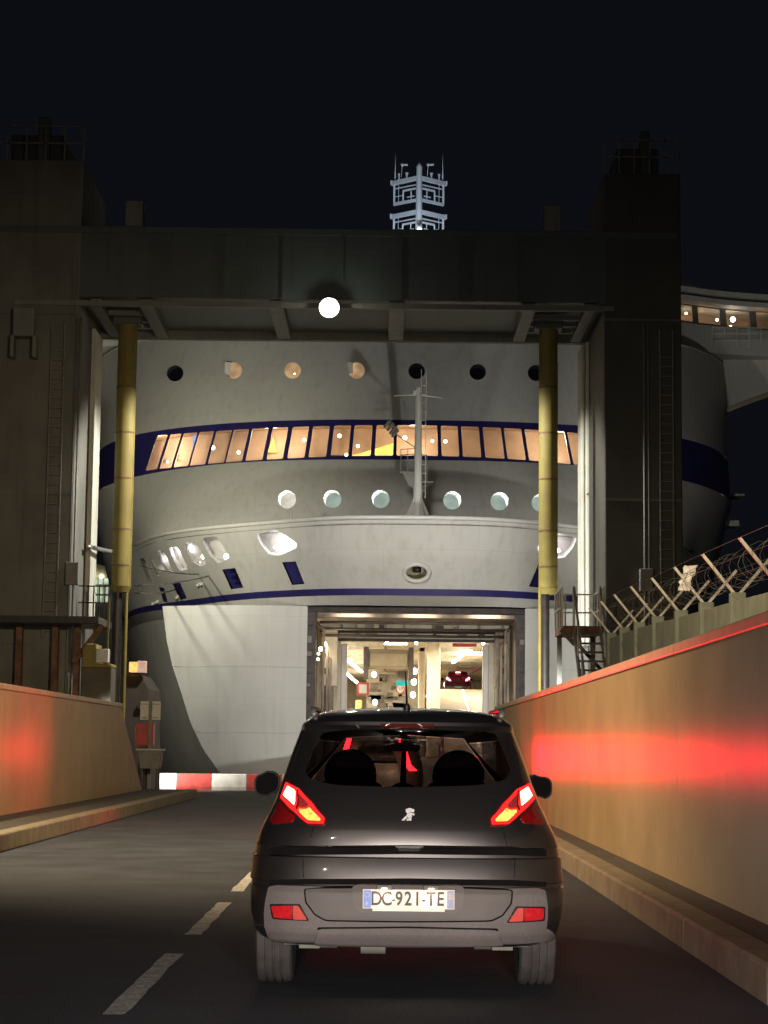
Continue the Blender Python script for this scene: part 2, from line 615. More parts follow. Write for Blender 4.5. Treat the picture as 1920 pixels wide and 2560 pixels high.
def ell(cx, cy, rx, ry, n=20, tilt=0):
    return [(cx + rx * math.cos(a) * math.cos(tilt) - ry * math.sin(a) * math.sin(tilt), cy + rx * math.cos(a) * math.sin(tilt) + ry * math.sin(a) * math.cos(tilt))
            for a in [2 * math.pi * k / n for k in range(n)]]
# ------------------------------------------------------------------ ground, water, road, kerbs
KL, KR = -4.86, 2.135             # road edges
WL, WR = -6.16, 2.65              # faces of the parapet walls
KH, WH = .225, 2.345              # kerb and wall height
ROAD_END = 61.2
water = MB().box((-400, -120, -6.3), (400, 700, -6.0)).build('water', M['water'])
tag(water, kind='structure')
quay = MB().box((-70, -60, -7), (45, ROAD_END, -.004)).build('quay', M['concrete_dark'])
tag(quay, kind='structure')


def sheet(name, x0, x1, y0, y1, z, material, parent=None, nx=2, ny=40, rough=.0):
    vs = [(x0 + (x1 - x0) * i / nx, y0 + (y1 - y0) * j / ny, z) for j in range(ny + 1) for i in range(nx + 1)]
    fs = [(j * (nx + 1) + i, j * (nx + 1) + i + 1, (j + 1) * (nx + 1) + i + 1, (j + 1) * (nx + 1) + i) for j in range(ny) for i in range(nx)]
    return MB().add(vs, fs).build(name, material, parent)


road = sheet('road', KL, KR, -40, ROAD_END - .004, 0, M['asphalt'])
tag(road, kind='structure')
period, dash = 4.33, 3.0
y_first = 6818 / 659.0
for k in range(-2, 12):
    y0 = y_first + k * period
    if y0 + dash > 60: break
    xa, xb = -1.43, -1.31
    rnd = random.Random(k)
    n = 14
    L_ = [(xa + rnd.uniform(-.008, .008), y0 + dash * i / n) for i in range(n + 1)]
    R_ = [(xb + rnd.uniform(-.008, .008), y0 + dash * i / n) for i in range(n + 1)]
    vs = [(x, y, .004) for x, y in L_] + [(x, y, .004) for x, y in R_]
    MB().add(vs, [(i, n + 1 + i, n + 2 + i, i + 1) for i in range(n)]).build('lane_dash', M['road_paint'], road)

for side in (-1, 1):
    ke, we, yend = (KL, WL, 52.2) if side < 0 else (KR, WR, 52.0)
    root = tag(box('pavement_' + ('left' if side < 0 else 'right'), (ke + side * .24, -40, 0), (we + side * .6, yend, KH - .012), M['paving']), kind='structure')
    y = -40.0
    rnd = random.Random(side)
    while y < yend - .2:                      # kerb stones with open joints
        ln = min(3.0, yend - y)
        b = MB()
        c = .02
        x0, x1 = ke, ke + side * .235
        prof = [(x0, 0), (x0, KH - c), (x0 + side * c, KH), (x1, KH), (x1, 0)]
        b.prism([(px, y + .008, pz) for px, pz in prof], (0, ln - .016, 0))
        b.build('kerb_stone', M['kerb'], root, bevel=.008)
        y += ln

# ------------------------------------------------------------------ parapet walls
M['wall'] = mat('beige_wall_paint', (.50, .355, .185), .40, var=.07, vscale=.7, bump=.05, bscale=30, streak=.16, dirt=(.30, .22, .12), spec=1.0, rvar=.05, fine=.10, fscale=1.1)
nt = M['wall'].node_tree
pb = nt.nodes['Principled BSDF']
cx = nt.nodes.new('ShaderNodeCombineXYZ')
cx.inputs['Y'].default_value = 1
nt.links.new(cx.outputs['Vector'], pb.inputs['Tangent'])
pb.inputs['Anisotropic'].default_value = .97
M['coping'] = mat('wall_coping', (.50, .38, .26), .5, var=.15, vscale=4, bump=.2, bscale=30)


def parapet(side, x, y_joints, ytop, ybot, label):
    w = empty('parapet_wall', (x, ybot, 0), label, 'wall', 'walls along the ramp road')
    th = .35 * side
    for a, b in zip(y_joints[:-1], y_joints[1:]):
        a2, b2 = a + .012, b - .012
        last = b == y_joints[-1]
        z0, z1 = 0, WH - .10
        bt = ytop if last else b2
        bb = ybot if last else b2
        MB().hexa([(x, a2, z0), (x, bb, z0), (x + th, bb, z0), (x + th, a2, z0), (x, a2, z1), (x, bt, z1), (x + th, bt, z1), (x + th, a2, z1)][::1]
                  if side < 0 else [(x, a2, z0), (x + th, a2, z0), (x + th, bb, z0), (x, bb, z0), (x, a2, z1), (x + th, a2, z1), (x + th, bt, z1), (x, bt, z1)]
                  ).build('wall_panel', M['wall'], w)
        MB().box((x - side * .03, a2, z1), (x + th + side * .03, bt + (.0 if last else 0), WH)).build('coping', M['coping'], w, bevel=.015)
    # backing strip so that the panel joints are recessed, not open
    MB().box((x + side * .03, y_joints[0], 0), (x + th - side * .05, ytop - .4, WH - .14)).build('wall_core', M['concrete_dark'], w)
    return w


parapet(-1, WL, [-38.3, -24.3, -10.3, 3.7, 17.9, 32.0, 46.6], 46.6, 51.5, 'beige parapet wall left of the road, ending in a sloped edge')
parapet(1, WR, [-38.3, -24.3, -10.3, 3.7, 17.7, 31.7, 45.7], 45.7, 45.75, 'long beige parapet wall right of the road with red light on it')

# ------------------------------------------------------------------ striped barrier at the end of the left lane
p0, p1 = at(385, 1974, 61.4), at(700, 1977, 61.4)
bar = empty('striped_barrier', (p0.x, 61.4, 0), 'low red and white striped concrete barrier across the end of the left lane', 'barrier')
bw = 1.125
edges_px = [390, 443, 530, 617, 704, 790]
xs = [at(e, 1974, 61.4).x for e in edges_px]
for k in range(len(xs) - 1):
    a, b = xs[k] + .004, xs[k + 1] - .004
    prof = [(61.15, -.05), (61.15, .10), (61.25, .50), (61.55, .50), (61.65, .10), (61.65, -.05)]
    MB().prism([(a, y, z) for y, z in prof], (b - a, 0, 0)).build('barrier_block', M['red_paint'] if k % 2 else M['white_paint'], bar, bevel=.02)

# ------------------------------------------------------------------ linkspan from the quay into the ship
link_s = empty('linkspan_ramp', (1.0, 70, 0), 'steel ramp leading from the quay into the open bow', 'ramp')
MB().hexa([(-3.0, 61.3, -1.0), (5.6, 61.3, -1.0), (5.2, 85, -.3), (-2.4, 85, -.3), (-3.0, 61.3, -.02), (5.6, 61.3, -.02), (5.2, 85, .9), (-2.4, 85, .9)]).build('ramp_deck', M['deck'], link_s)
for sx in (-3.0, 5.45):
    MB().hexa([(sx, 61.3, -.01), (sx + .15, 61.3, -.01), (sx + .15, 80, .6), (sx, 80, .6), (sx, 61.3, .5), (sx + .15, 61.3, .5), (sx + .15, 80, 1.1), (sx, 80, 1.1)]).build('ramp_kerb', M['yellow'], link_s)

# ------------------------------------------------------------------ lifting gantry
gz0, gz1 = D(700, 666, 60).z, D(700, 492, 60).z
xl_out, xl_in = -12.6, D(160, 1000, 60).x
xr_in, xr_out = D(1306, 1000, 60).x, D(1474, 1000, 60).x
gantry = empty('lifting_gantry', (-1.4, 62, 0), 'dark steel lifting gantry with two tall towers in front of the ship', 'gantry')
cross = MB().box((xl_out + .05, 60.02, gz0 + .28), (xr_out - .05, 65, gz1)).build('cross_beam', M['gantry'], gantry, bevel=.03)
MB().box((xl_out + 1, 59.94, gz0), (xr_in + .3, 60.14, gz0 + .16)).build('front_flange', M['gantry_light'], cross)
MB().box((xl_out + 1, 64.8, gz0 - .02), (xr_in + .3, 65.05, gz0 + .27)).build('rear_flange', M['gantry_light'], cross)
for xd, wd in ((229, .34), (334, .40), (606, .45), (856, .50), (1131, .40), (1258, .34)):
    x = D(xd, 700, 62.5).x
    MB().box((x - wd / 2, 60.15, gz0 + .01), (x + wd / 2, 64.79, gz0 + .27)).build('floor_rib', M['gantry_light'], cross, bevel=.015)
for a, b in ((229, 334), (1131, 1258)):
    xa, xb = D(a, 700, 62.5).x + .2, D(b, 700, 62.5).x - .2
    for yy in (61.6, 62.6, 63.6):
        MB().box((xa, yy - .06, gz0 + .06), (xb, yy + .06, gz0 + .22)).build('purlin', M['gantry_light'], cross)
MB().box((xl_out + .1, 59.96, gz1 - .25), (xr_out - .1, 60.02, gz1 - .05)).build('stiffener', M['gantry'], cross)
for k in range(9):
    x = xl_in + (xr_in - xl_in) * (k + .5) / 9
    MB().box((x - .05, 59.98, gz0 + .3), (x + .05, 60.02, gz1 - .3)).build('stiffener', M['gantry'], cross)


def tower(sd):
    xi, xo = (xl_in, xl_out) if sd < 0 else (xr_in, xr_out)
    ztop = D(100, 345, 60).z if sd < 0 else D(1400, 375, 60).z
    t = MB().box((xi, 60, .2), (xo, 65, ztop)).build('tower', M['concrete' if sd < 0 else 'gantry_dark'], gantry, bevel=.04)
    # panel seams and fixings on the front face
    for zz in (4.4, 9.0, gz0 - .3):
        MB().box((min(xi, xo) + .02, 59.955, zz), (max(xi, xo) - .02, 60.0, zz + .07)).build('seam_strip', M['concrete'], t)
    # inner guide columns, set back
    if sd < 0:
        a, b, c = D(163, 1000, 62).x, D(181, 1000, 63).x, D(199, 1000, 63).x
        MB().box((xi - .3, 62, D(160, 1332, 62).z), (b, 64.8, gz0)).build('guide_column', M['concrete_dark'], t, bevel=.02)
        MB().box((b, 62.9, D(160, 1330, 62).z), (c, 64.6, gz0 - .1)).build('guide_rail', M['column'], t, bevel=.03)
    else:
        a, b = D(1257, 1000, 64.6).x, D(1307, 1000, 64.6).x
        zb = D(1280, 1395, 64.6).z
        MB().box((a + .13, 64.6, zb), (b + .2, 66.2, gz0)).build('guide_column', M['column'], t, bevel=.05)
        MB().box((a, 64.7, zb), (a + .1, 66, gz0 - .1)).build('guide_rail', M['column'], t, bevel=.03)
        MB().tube([(a + .15, 64.56, D(1260, 1068, 64.5).z), (a + .4, 64.54, D(1280, 1060, 64.5).z), (b, 64.56, D(1305, 1048, 64.5).z)], .02, 6).build('cable', M['black_steel'], t)
    # plinth
    MB().box((xi + sd * .1, 59.8, -7), (xo - sd * .05, 65.3, .2)).build('plinth', M['concrete_dark'], t)
    # ladder and conduits on the front face
    xc = (D(118, 1000, 59.9).x if sd < 0 else D(1440, 1000, 59.9).x)
    ld = MB()
    for xx in (-.2, .2):
        ld.bar((xc + xx, 59.86, 4.6), (xc + xx, 59.86, gz0 - .6), .04, .04)
    for k in range(30):
        ld.bar((xc - .2, 59.86, 4.8 + k * .3), (xc + .2, 59.86, 4.8 + k * .3), .025, .025)
    ld.build('ladder', M['grey_steel'], t)
    for dx in (.55, .68):
        MB().tube([(xc - sd * dx, 59.95, .5), (xc - sd * dx, 59.95, gz0 - .4)], .035, 6).build('conduit', M['grey_steel'], t, True)
    jb = MB().box((xc - sd * .45, 59.78, 6.2), (xc - sd * .85, 60, 6.9)).build('junction_box', M['grey_steel'], t, bevel=.02)
    # machinery on top
    w = abs(xo - xi)
    xm = min(xi, xo)
    MB().box((xm + .2 * w, 60.6, ztop), (xm + .75 * w, 63.5, ztop + 1.0)).build('winch_housing', M['gantry_dark'], t, bevel=.05)
    MB().box((xm + .5 * w, 60.3, ztop), (xm + .62 * w, 60.7, ztop + 1.5)).build('vent_pipe', M['gantry'], t, bevel=.04)
    rl = MB()
    for i in range(6):
        x = xm + w * i / 5
        rl.bar((x, 60.05, ztop), (x, 60.05, ztop + 1.1), .05, .05)
    for zz in (.55, 1.1):
        rl.bar((xm, 60.05, ztop + zz), (xm + w, 60.05, ztop + zz), .05, .05)
    rl.build('top_railing', M['grey_steel'], t)
    return t


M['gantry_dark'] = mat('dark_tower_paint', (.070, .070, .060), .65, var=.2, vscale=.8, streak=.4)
tl, tr = tower(-1), tower(1)
for xd, yd in ((291, 455), (1192, 460)):
    p = D(xd, 490, 60.6)
    MB().box((p.x - .28, 60.3, gz1), (p.x + .28, 61.0, gz1 + .9)).build('sheave_box', M['gantry_light'], cross, bevel=.05)
# front service platform and lower block of the left tower
pz = D(100, 1332, 59).z
plat = MB().box((xl_out, 58.6, pz - .22), (D(222, 1340, 59.5).x, 61.5, pz)).build('service_platform', M['black_steel'], tl, bevel=.02)
for xa in (40, 118, 165):
    x = D(xa, 1400, 59.5).x
    MB().box((x - .09, 59.5, .0), (x + .09, 59.8, pz - .22)).build('platform_leg', M['rust'], plat)
MB().bar(D(160, 1430, 59.3), D(222, 1350, 59.3), .12, .16).build('platform_brace', M['rust'], plat)
rl = MB()
xa, xb = D(190, 1300, 61.3).x, D(238, 1300, 61.3).x
for i in range(5):
    x = xa + (xb - xa) * i / 4
    rl.bar((x, 61.3, pz), (x, 61.3, pz + 1.15), .04, .04)
for zz in (.6, 1.12):
    rl.bar((xa - .3, 61.3, pz + zz), (xb, 61.3, pz + zz), .04, .04)
rl.build('platform_railing', M['black_steel'], plat)
# lamp bracket high on the left tower
lb = D(52, 690, 59.6)
b = MB()
b.box((lb.x - .32, 59.45, lb.z - .55), (lb.x + .32, 59.95, lb.z + .35))
b.box((lb.x - .4, 59.5, lb.z - 1.2), (lb.x - .28, 59.95, lb.z - .5)).box((lb.x + .28, 59.5, lb.z - 1.2), (lb.x + .4, 59.95, lb.z - .5))
b.build('winch_bracket', M['gantry_light'], tl, bevel=.03)
# floodlight
fl = empty('floodlight', FLOOD, 'bright round floodlight glowing under the middle of the gantry beam', 'floodlight')
FR = D(711, 664, 59.6)
MB().tube([(FR.x + .32 * math.cos(a_), 59.67, FR.z + .32 * math.sin(a_)) for a_ in np.linspace(0, 2 * math.pi, 33)], .03, 8, False).build('rim', M['black_steel'], fl, True)
MB().box((FR.x - .07, 59.70, FR.z + .30), (FR.x + .07, 59.93, FR.z + .40)).build('bracket', M['black_steel'], fl)
b = MB().tube([(FR.x, 59.66, FR.z), (FR.x, 59.85, FR.z + .02), (FR.x, 59.92, FR.z + .02)], [.33, .31, .18], 24)
b.build('housing', M['black_steel'], fl, 'auto')
MB().ball((FR.x, 59.62, FR.z), .29, 24, 14, (1, .35, 1)).build('lens', emit('floodlight_glow', (1.0, .94, .80), 130), fl, True)


for tlp, lab in ((TOWER_LAMP, 'added unseen floodlight on the back of the left gantry tower facing the hull'), (ADDED_TOWER_LAMP_B, 'added unseen floodlight on the back of the right gantry tower facing the hull')):
    tf = empty('added_tower_floodlight', tlp, lab, 'floodlight')  # body of an added lamp, out of view behind the tower
    MB().box(tlp - Vector((.3, .25, .22)), tlp + Vector((.3, .1, .22))).build('housing', M['grey_steel'], tf, bevel=.03)
    MB().box(tlp + Vector((-.26, .105, -.18)), tlp + Vector((.26, .12, .18))).build('lens', M['warm_bulb'], tf)
    MB().box(tlp + Vector((-.05, -1.3, -.05)), tlp + Vector((.05, -.25, .05))).build('bracket', M['grey_steel'], tf)
# yellow hydraulic rams
def ram(xtop, xbot, w, ytop, ybot, yend, label, dark_to):
    Y = 62.4
    a, b2 = D(xtop, ytop, Y), D(xbot, ybot, Y)
    x = (a.x + b2.x) / 2
    r = w / 2
    root = empty('hydraulic_ram', (x, Y, b2.z), label, 'hydraulic ram', 'yellow rams hanging from the gantry')
    MB().tube([(x, Y, b2.z), (x, Y, gz0 + .2)], r, 28).build('cylinder', M['yellow'], root, 'auto')
    for k, f in enumerate((.08, .22, .42, .60, .78)):
        z = b2.z + (a.z - b2.z) * f
        MB().tube([(x, Y, z), (x, Y, z + .05)], r + .012, 28).build('seam_ring', M['rust'], root, 'auto')
    zb = yend
    MB().tube([(x - .10, Y, zb), (x - .10, Y, b2.z + .1)], r * .50, 20).build('rod', M['black_steel'], root, 'auto')
    MB().tube([(x + (.19 if dark_to < 0 else -.26), Y - .05, zb), (x + (.19 if dark_to < 0 else -.26), Y - .05, b2.z + .05)], .055, 10).build('guide_rod', M['yellow'], root, 'auto')
    MB().tube([(x, Y, b2.z - .18), (x, Y, b2.z + .02)], [r * .8, r * 1.06], 28).build('end_collar', M['yellow'], root, 'auto')
    MB().tube([(x + r * .9, Y - .1, b2.z + .1), (x + r * .9, Y - .1, a.z - 1)], .035, 8).build('oil_pipe', M['yellow'], root, 'auto')
    MB().box((x - .45, Y - .35, gz0 - .1), (x + .45, Y + .35, gz0 + .27)).build('hanger', M['gantry'], root, bevel=.03)
    return root


ram(274, 264, .62, 720, 1268, -5.5, 'yellow hydraulic ram hanging beside the left gantry tower', -1)
ram(1185, 1183, .60, 720, 1272, -5.5, 'yellow hydraulic ram hanging beside the right gantry tower', 1)

# ------------------------------------------------------------------ access stair beside the right tower
Y = 56.5
st = empty('access_stair', (D(1260, 1450, Y).x, Y, 0), 'steel access stair with railings below the pale column on the right', 'stair')
pzr = D(1260, 1352, Y).z
x0, x1 = D(1216, 1352, Y).x, D(1306, 1352, Y).x
MB().box((x0, Y, pzr - .2), (x1, Y + 2.6, pzr)).build('landing', M['rust'], st, bevel=.015)
sx0, sx1 = D(1240, 1400, Y).x, D(1297, 1400, Y).x
ybase = Y - 2.6
for xx in (sx0, sx1):
    MB().bar((xx, Y, pzr - .1), (xx + .12, ybase, pzr - 3.4), .06, .24).build('stringer', M['grey_steel'], st)
    hr = MB()
    hr.bar((xx, Y + .05, pzr), (xx, Y + .05, pzr + 1.15), .07, .07).bar((xx, Y, pzr + 1.1), (xx + .12, ybase, pzr - 2.3), .06, .06)
    for f in (.3, .6, .9):
        hr.bar((xx + .12 * f, Y - 2.6 * f, pzr - 3.3 * f), (xx + .12 * f, Y - 2.6 * f, pzr + 1.1 - 3.3 * f), .05, .05)
    hr.build('stair_rail', M['galv'], st)
for k in range(12):
    f = (k + .7) / 12.5
    MB().box((sx0 + .12 * f, Y - 2.6 * f - .14, pzr - .1 - 3.3 * f), (sx1 + .12 * f, Y - 2.6 * f + .14, pzr - .05 - 3.3 * f)).build('tread', M['black_steel'], st)
rail = MB()
for i in range(4):
    x = x0 + (sx0 - x0) * i / 3.2
    rail.bar((x, Y + 2.5, pzr), (x, Y + 2.5, pzr + 1.1), .05, .05).bar((x0, Y + .1 + i * .75, pzr), (x0, Y + .1 + i * .75, pzr + 1.1), .05, .05)
    rail.bar((x1, Y + .1 + i * .75, pzr), (x1, Y + .1 + i * .75, pzr + 1.15), .05, .05)
for zz in (.55, 1.1):
    rail.bar((x0, Y + 2.5, pzr + zz), (x1, Y + 2.5, pzr + zz), .045, .045).bar((x0, Y + .1, pzr + zz), (x0, Y + 2.5, pzr + zz), .045, .045).bar((x1, Y + .1, pzr + zz), (x1, Y + 2.5, pzr + zz), .045, .045)
rail.build('landing_railing', M['galv'], st)
MB().bar(D(1212, 1360, Y + .1), D(1242, 1392, Y + .1), .1, .14).bar(D(1242, 1385, Y + .1), D(1303, 1452, Y + .1), .08, .10).build('brace', M['black_steel'], st)
for xx in (x0 + .1, x1 - .1):
    MB().box((xx - .07, Y + 2.2, 0), (xx + .07, Y + 2.34, pzr - .2)).build('support_post', M['grey_steel'], st)

# ------------------------------------------------------------------ concrete fence with razor wire
FX = 5.15
heads = [(1528, 1582), (1560, 1569), (1597, 1556), (1643, 1541), (1701, 1526), (1764, 1506), (1842, 1482), (1945, 1452), (2060, 1420)]
fence = empty('security_fence', (FX, 36, 0), 'grey concrete fence with angled wire arms behind the right wall', 'fence')
hp = []
for hx, hy in heads:
    v = CAM3 @ Vector(((hx - 960) / FPX, -(hy - 1280) / FPX, -1))
    t = FX / v.x
    hp.append(Vector((FX, v.y * t, EYE + v.z * t)))
arms_end = []
for p in hp:
    post = MB().box((FX - .10, p.y - .10, 0), (FX + .12, p.y + .10, p.z)).build('fence_post', M['fence_concrete'], fence, bevel=.015)
    e1, e2 = p + Vector((-.50, 0, .56)), p + Vector((.50, 0, .52))
    MB().bar(p - Vector((0, 0, .06)), e1, .042, .042).build('wire_arm', M['galv'], post)
    MB().bar(p - Vector((0, 0, .06)), e2, .042, .042).build('wire_arm', M['galv'], post)
    arms_end.append((e1, e2))
for a, b in zip(hp[:-1], hp[1:]):
    n = 5
    for k in range(n):
        f0, f1 = k / n, (k + 1) / n - .012
        za0, zb0 = (a.z - .08) * f0, (b.z - .08) * f0
        za1, zb1 = (a.z - .08) * f1, (b.z - .08) * f1
        ya, yb = a.y - .11, b.y + .11
        MB().hexa([(FX - .045, yb, zb0), (FX + .045, yb, zb0), (FX + .045, ya, za0), (FX - .045, ya, za0), (FX - .045, yb, zb1), (FX + .045, yb, zb1), (FX + .045, ya, za1), (FX - .045, ya, za1)]).build('fence_plank', M['fence_concrete'], fence, bevel=.01)
for i in range(len(hp) - 1):
    (a1, a2), (b1, b2) = arms_end[i], arms_end[i + 1]
    w = MB()
    for f in (.35, .68, 1.0):
        w.tube([hp[i].lerp(a1, f), hp[i + 1].lerp(b1, f)], .004, 5).tube([hp[i].lerp(a2, f), hp[i + 1].lerp(b2, f)], .004, 5)
    w.build('wire_strand', M['wire'], fence)
    c0 = (a1 + a2) / 2 - Vector((0, 0, .22))
    c1 = (b1 + b2) / 2 - Vector((0, 0, .22))
    pts = []
    turns = 5
    rnd = random.Random(i)
    for k in range(turns * 14 + 1):
        f = k / (turns * 14)
        a = 2 * math.pi * turns * f
        r = .25 + .03 * math.sin(a * .37 + i) + rnd.uniform(-.01, .01)
        c = c0.lerp(c1, f)
        pts.append(c + Vector((r * math.cos(a), .12 * math.sin(a * 2.1), r * math.sin(a))))
    MB().tube(pts, .0035, 4).build('razor_coil', M['wire'], fence)
# white plastic sheet caught in the wire
p = at(1718, 1445, 33.2)
b = MB()
rnd = random.Random(3)
rows = []
for j in range(9):
    row = []
    for i in range(5):
        row.append((p.x + (i - 2) * .05 + .07 * (4 - j) / 4 + rnd.uniform(-.03, .03), p.y + rnd.uniform(-.06, .06), p.z + (4 - j) * .055 + rnd.uniform(-.015, .015)))
    rows += row
b.add(rows, [(j * 5 + i, j * 5 + i + 1, j * 5 + i + 6, j * 5 + i + 5) for j in range(8) for i in range(4)])
o = b.build('plastic_sheet', mat('white_plastic', (.85, .85, .84), .35, var=.05), None, True)
tag(o, 'scrap of white plastic caught in the fence wire', 'plastic scrap')

# ------------------------------------------------------------------ small things on the left quay edge
Y = 57.0
p = D(325, 1535, Y)
nb = empty('notice_board', (p.x, Y, 0), 'white notice board on a dark post behind the left wall end', 'notice board')
w = (D(349, 1535, Y).x - D(305, 1535, Y).x)
hgt = D(325, 1515, Y).z - D(325, 1555, Y).z
MB().box((p.x - w / 2, Y - .02, p.z - hgt / 2), (p.x - .05, Y + .02, p.z + hgt / 2)).build('panel', M['white_paint'], nb, bevel=.008)
MB().box((p.x + .05, Y - .02, p.z - hgt / 2), (p.x + w / 2, Y + .02, p.z + hgt / 2)).build('panel', M['white_paint'], nb, bevel=.008)
MB().box((p.x - .045, Y - .03, 0), (p.x + .045, Y + .03, p.z + hgt / 2 - .05)).build('post', M['grey_steel'], nb)
ln = MB()
for sx, s in ((-1, -w / 4 - .02), (1, w / 4 + .02)):
    ln.box((p.x + s - w * .19, Y - .026, p.z + hgt * .33), (p.x + s + w * .19, Y - .0215, p.z + hgt * .37))
    ln.box((p.x + s - w * .15, Y - .026, p.z - hgt * .41), (p.x + s + w * .12, Y - .0215, p.z - hgt * .36))
ln.build('faded_print', M['grey_steel'], nb)
a, b2 = D(295, 1562, Y + .3), D(332, 1612, Y + .3)
cab = empty('hose_cabinet', ((a.x + b2.x) / 2, Y + .3, 0), 'dull red steel cabinet under the white notice board', 'cabinet')
MB().box((a.x, Y + .1, b2.z), (b2.x, Y + .5, a.z)).build('cabinet_body', M['red_paint'], cab, bevel=.02)
MB().box((a.x + .05, Y + .08, b2.z + .05), (b2.x - .05, Y + .10, a.z - .05)).build('cabinet_door', M['red_paint'], cab, bevel=.008)
MB().box((a.x + .1, Y + .15, 0), (b2.x - .1, Y + .45, b2.z)).build('cabinet_stand', M['black_steel'], cab)
a, b2 = D(300, 1617, Y - .6), D(350, 1668, Y - .6)
tr_ = empty('steel_trough', ((a.x + b2.x) / 2, Y - .6, 0), 'dark grey steel bin on legs beside the striped barrier', 'bin')
zt, zb = a.z, D(320, 1660, Y - .6).z
MB().hexa([(a.x + .08, Y - .9, zb), (b2.x - .06, Y - .9, zb), (b2.x - .06, Y - .3, zb), (a.x + .08, Y - .3, zb), (a.x, Y - .95, zt - .06), (b2.x, Y - .95, zt - .06), (b2.x, Y - .25, zt - .06), (a.x, Y - .25, zt - .06)]).build('bin_body', M['grey_steel'], tr_, bevel=.01)
MB().box((a.x - .04, Y - 1.0, zt - .055), (b2.x + .04, Y - .2, zt)).build('rim', M['galv'], tr_, bevel=.01)
for xx in (a.x + .12, b2.x - .12):
    for yy in (Y - .85, Y - .35):
        MB().box((xx - .03, yy - .03, 0), (xx + .03, yy + .03, zb)).build('leg', M['black_steel'], tr_)
# yellow hydraulic unit
Y = 59.0
a, b2 = D(178, 1390, Y), D(240, 1442, Y)
hy = empty('hydraulic_unit', ((a.x + b2.x) / 2, Y, 0), 'yellow machine housing with a white panel beside the left tower', 'machine')
MB().prism([(a.x, Y, b2.z), (a.x, Y, a.z - .15), (a.x + .12, Y, a.z), (D(208, 1390, Y).x, Y, a.z), (D(212, 1400, Y).x, Y, b2.z + .12), (b2.x, Y, b2.z + .12), (b2.x, Y, b2.z)], (0, 1.2, 0)).build('housing', M['yellow'], hy, bevel=.03)
wa, wb = D(207, 1401, Y - .1), D(233, 1431, Y - .1)
MB().box((wa.x, Y - .05, wb.z), (wb.x, Y + .3, wa.z)).build('white_panel', M['white_paint'], hy, bevel=.02)
MB().box((a.x - .02, Y + .1, 0), (b2.x, Y + 1.1, b2.z)).build('base_block', M['concrete_dark'], hy, bevel=.03)
MB().bar(D(236, 1290, Y), D(231, 1440, Y), .06, .06).build('yellow_mast', M['yellow'], hy)
# fender dolphin with two little lit boxes
Y = 66.0
a, b2 = D(268, 1456, Y), D(326, 1700, Y)
dol = empty('fender_dolphin', ((a.x + b2.x) / 2, Y, -6), 'brown concrete fender block between the left ram and the hull', 'fender')
MB().prism([(a.x, Y, -6.2), (a.x, Y, a.z), (a.x + .55, Y, a.z), (b2.x - .1, Y, a.z - .5), (b2.x + .1, Y, -6.2)], (0, 3, 0)).build('fender_block', mat('brown_fender', (.035, .025, .019), .85, var=.3, vscale=1.5, streak=.5), dol, bevel=.06)
MB().box((a.x + .5, Y - .15, a.z - 1.15), (b2.x - .05, Y - .02, a.z - 1.0)).build('rubber_strip', M['black_steel'], dol)
p = D(288, 1441, Y - .2)
box_l = MB().box((p.x - .13, Y - .3, p.z - .17), (p.x + .17, Y, p.z + .17)).build('beacon_box', emit('orange_beacon_glow', (1.0, .48, .12), 1.6, .3, 6), None, bevel=.02)
tag(box_l, 'small glowing orange box on the fender block', 'beacon')
p = D(306, 1441, Y - .2)
bx2 = MB().box((p.x - .14, Y - .3, p.z - .2), (p.x + .16, Y, p.z + .2)).build('pink_box', mat('pale_pink_box', (.62, .40, .34), .6, var=.2, vscale=5), None, bevel=.02)
tag(bx2, 'small pale pink box on the fender block', 'box')
# mooring lines from left quay to the bow
for q0, q1, lab in ((D(292, 1265, 63), D(455, 1243, 84), 'upper dark mooring rope running to the dark hull window'),
                    (D(292, 1280, 63), D(380, 1273, 87), 'lower dark mooring rope running to the hull on the left'),
                    (D(305, 1222, 70), D(430, 1240, 84), 'thin rope crossing the white hull openings'),
                    (D(190, 1181, 62), D(246, 1193, 66), 'pale pipe rail between left tower and ram')):
    pts = []
    for k in range(13):
        f = k / 12
        pts.append(q0.lerp(q1, f) - Vector((0, 0, .35 * 4 * f * (1 - f))) * (.25 if 'rope' in lab else 0))
    o = MB().tube(pts, .03 if 'rope' in lab else .07, 8).build('mooring_rope' if 'rope' in lab else 'pipe_rail', M['black_steel'] if 'rope' in lab else M['galv'], None, True)
    tag(o, lab, 'rope' if 'rope' in lab else 'pipe')
p = Vector((D(296, 1445, 66).x, 66.0, D(296, 1442, 66).z))
# distant lit harbour shed seen between tower and ship
Y = 150
a, b2 = D(186, 1232, Y), D(238, 1310, Y)
shed = empty('harbour_shed', ((a.x + b2.x) / 2, Y, 0), 'far harbour shed with lit windows between left tower and ram', 'shed')
MB().box((a.x - 6, Y, -6), (b2.x + 3, Y + 8, a.z - .6)).build('wall', mat('shed_cladding', (.34, .36, .30), .7, var=.2, vscale=.6), shed)
MB().prism([(a.x - 6.4, Y - .3, a.z - .6), (b2.x + 3.4, Y - .3, a.z - .6), ((a.x + b2.x) / 2 - 1.5, Y - .3, a.z + .8)], (0, 9, 0)).build('roof', mat('shed_roof', (.4, .37, .2), .7), shed)
g1 = emit('shed_window_glow', (.85, 1.0, .72), .55, .5, 1.2)
for i in range(4):
    for j in range(3):
        x = a.x + .15 + i * .42
        z = b2.z + .25 + j * .72
        MB().box((x, Y - .06, z), (x + .33, Y - .02, z + .55)).build('window', g1, shed)
MB().ball((a.x + .55, Y - .4, a.z - .35), .16).build('lamp', M['bulb'], shed, True)
MB().ball((a.x + 1.25, Y - .4, a.z - .5), .14).build('lamp', M['bulb'], shed, True)

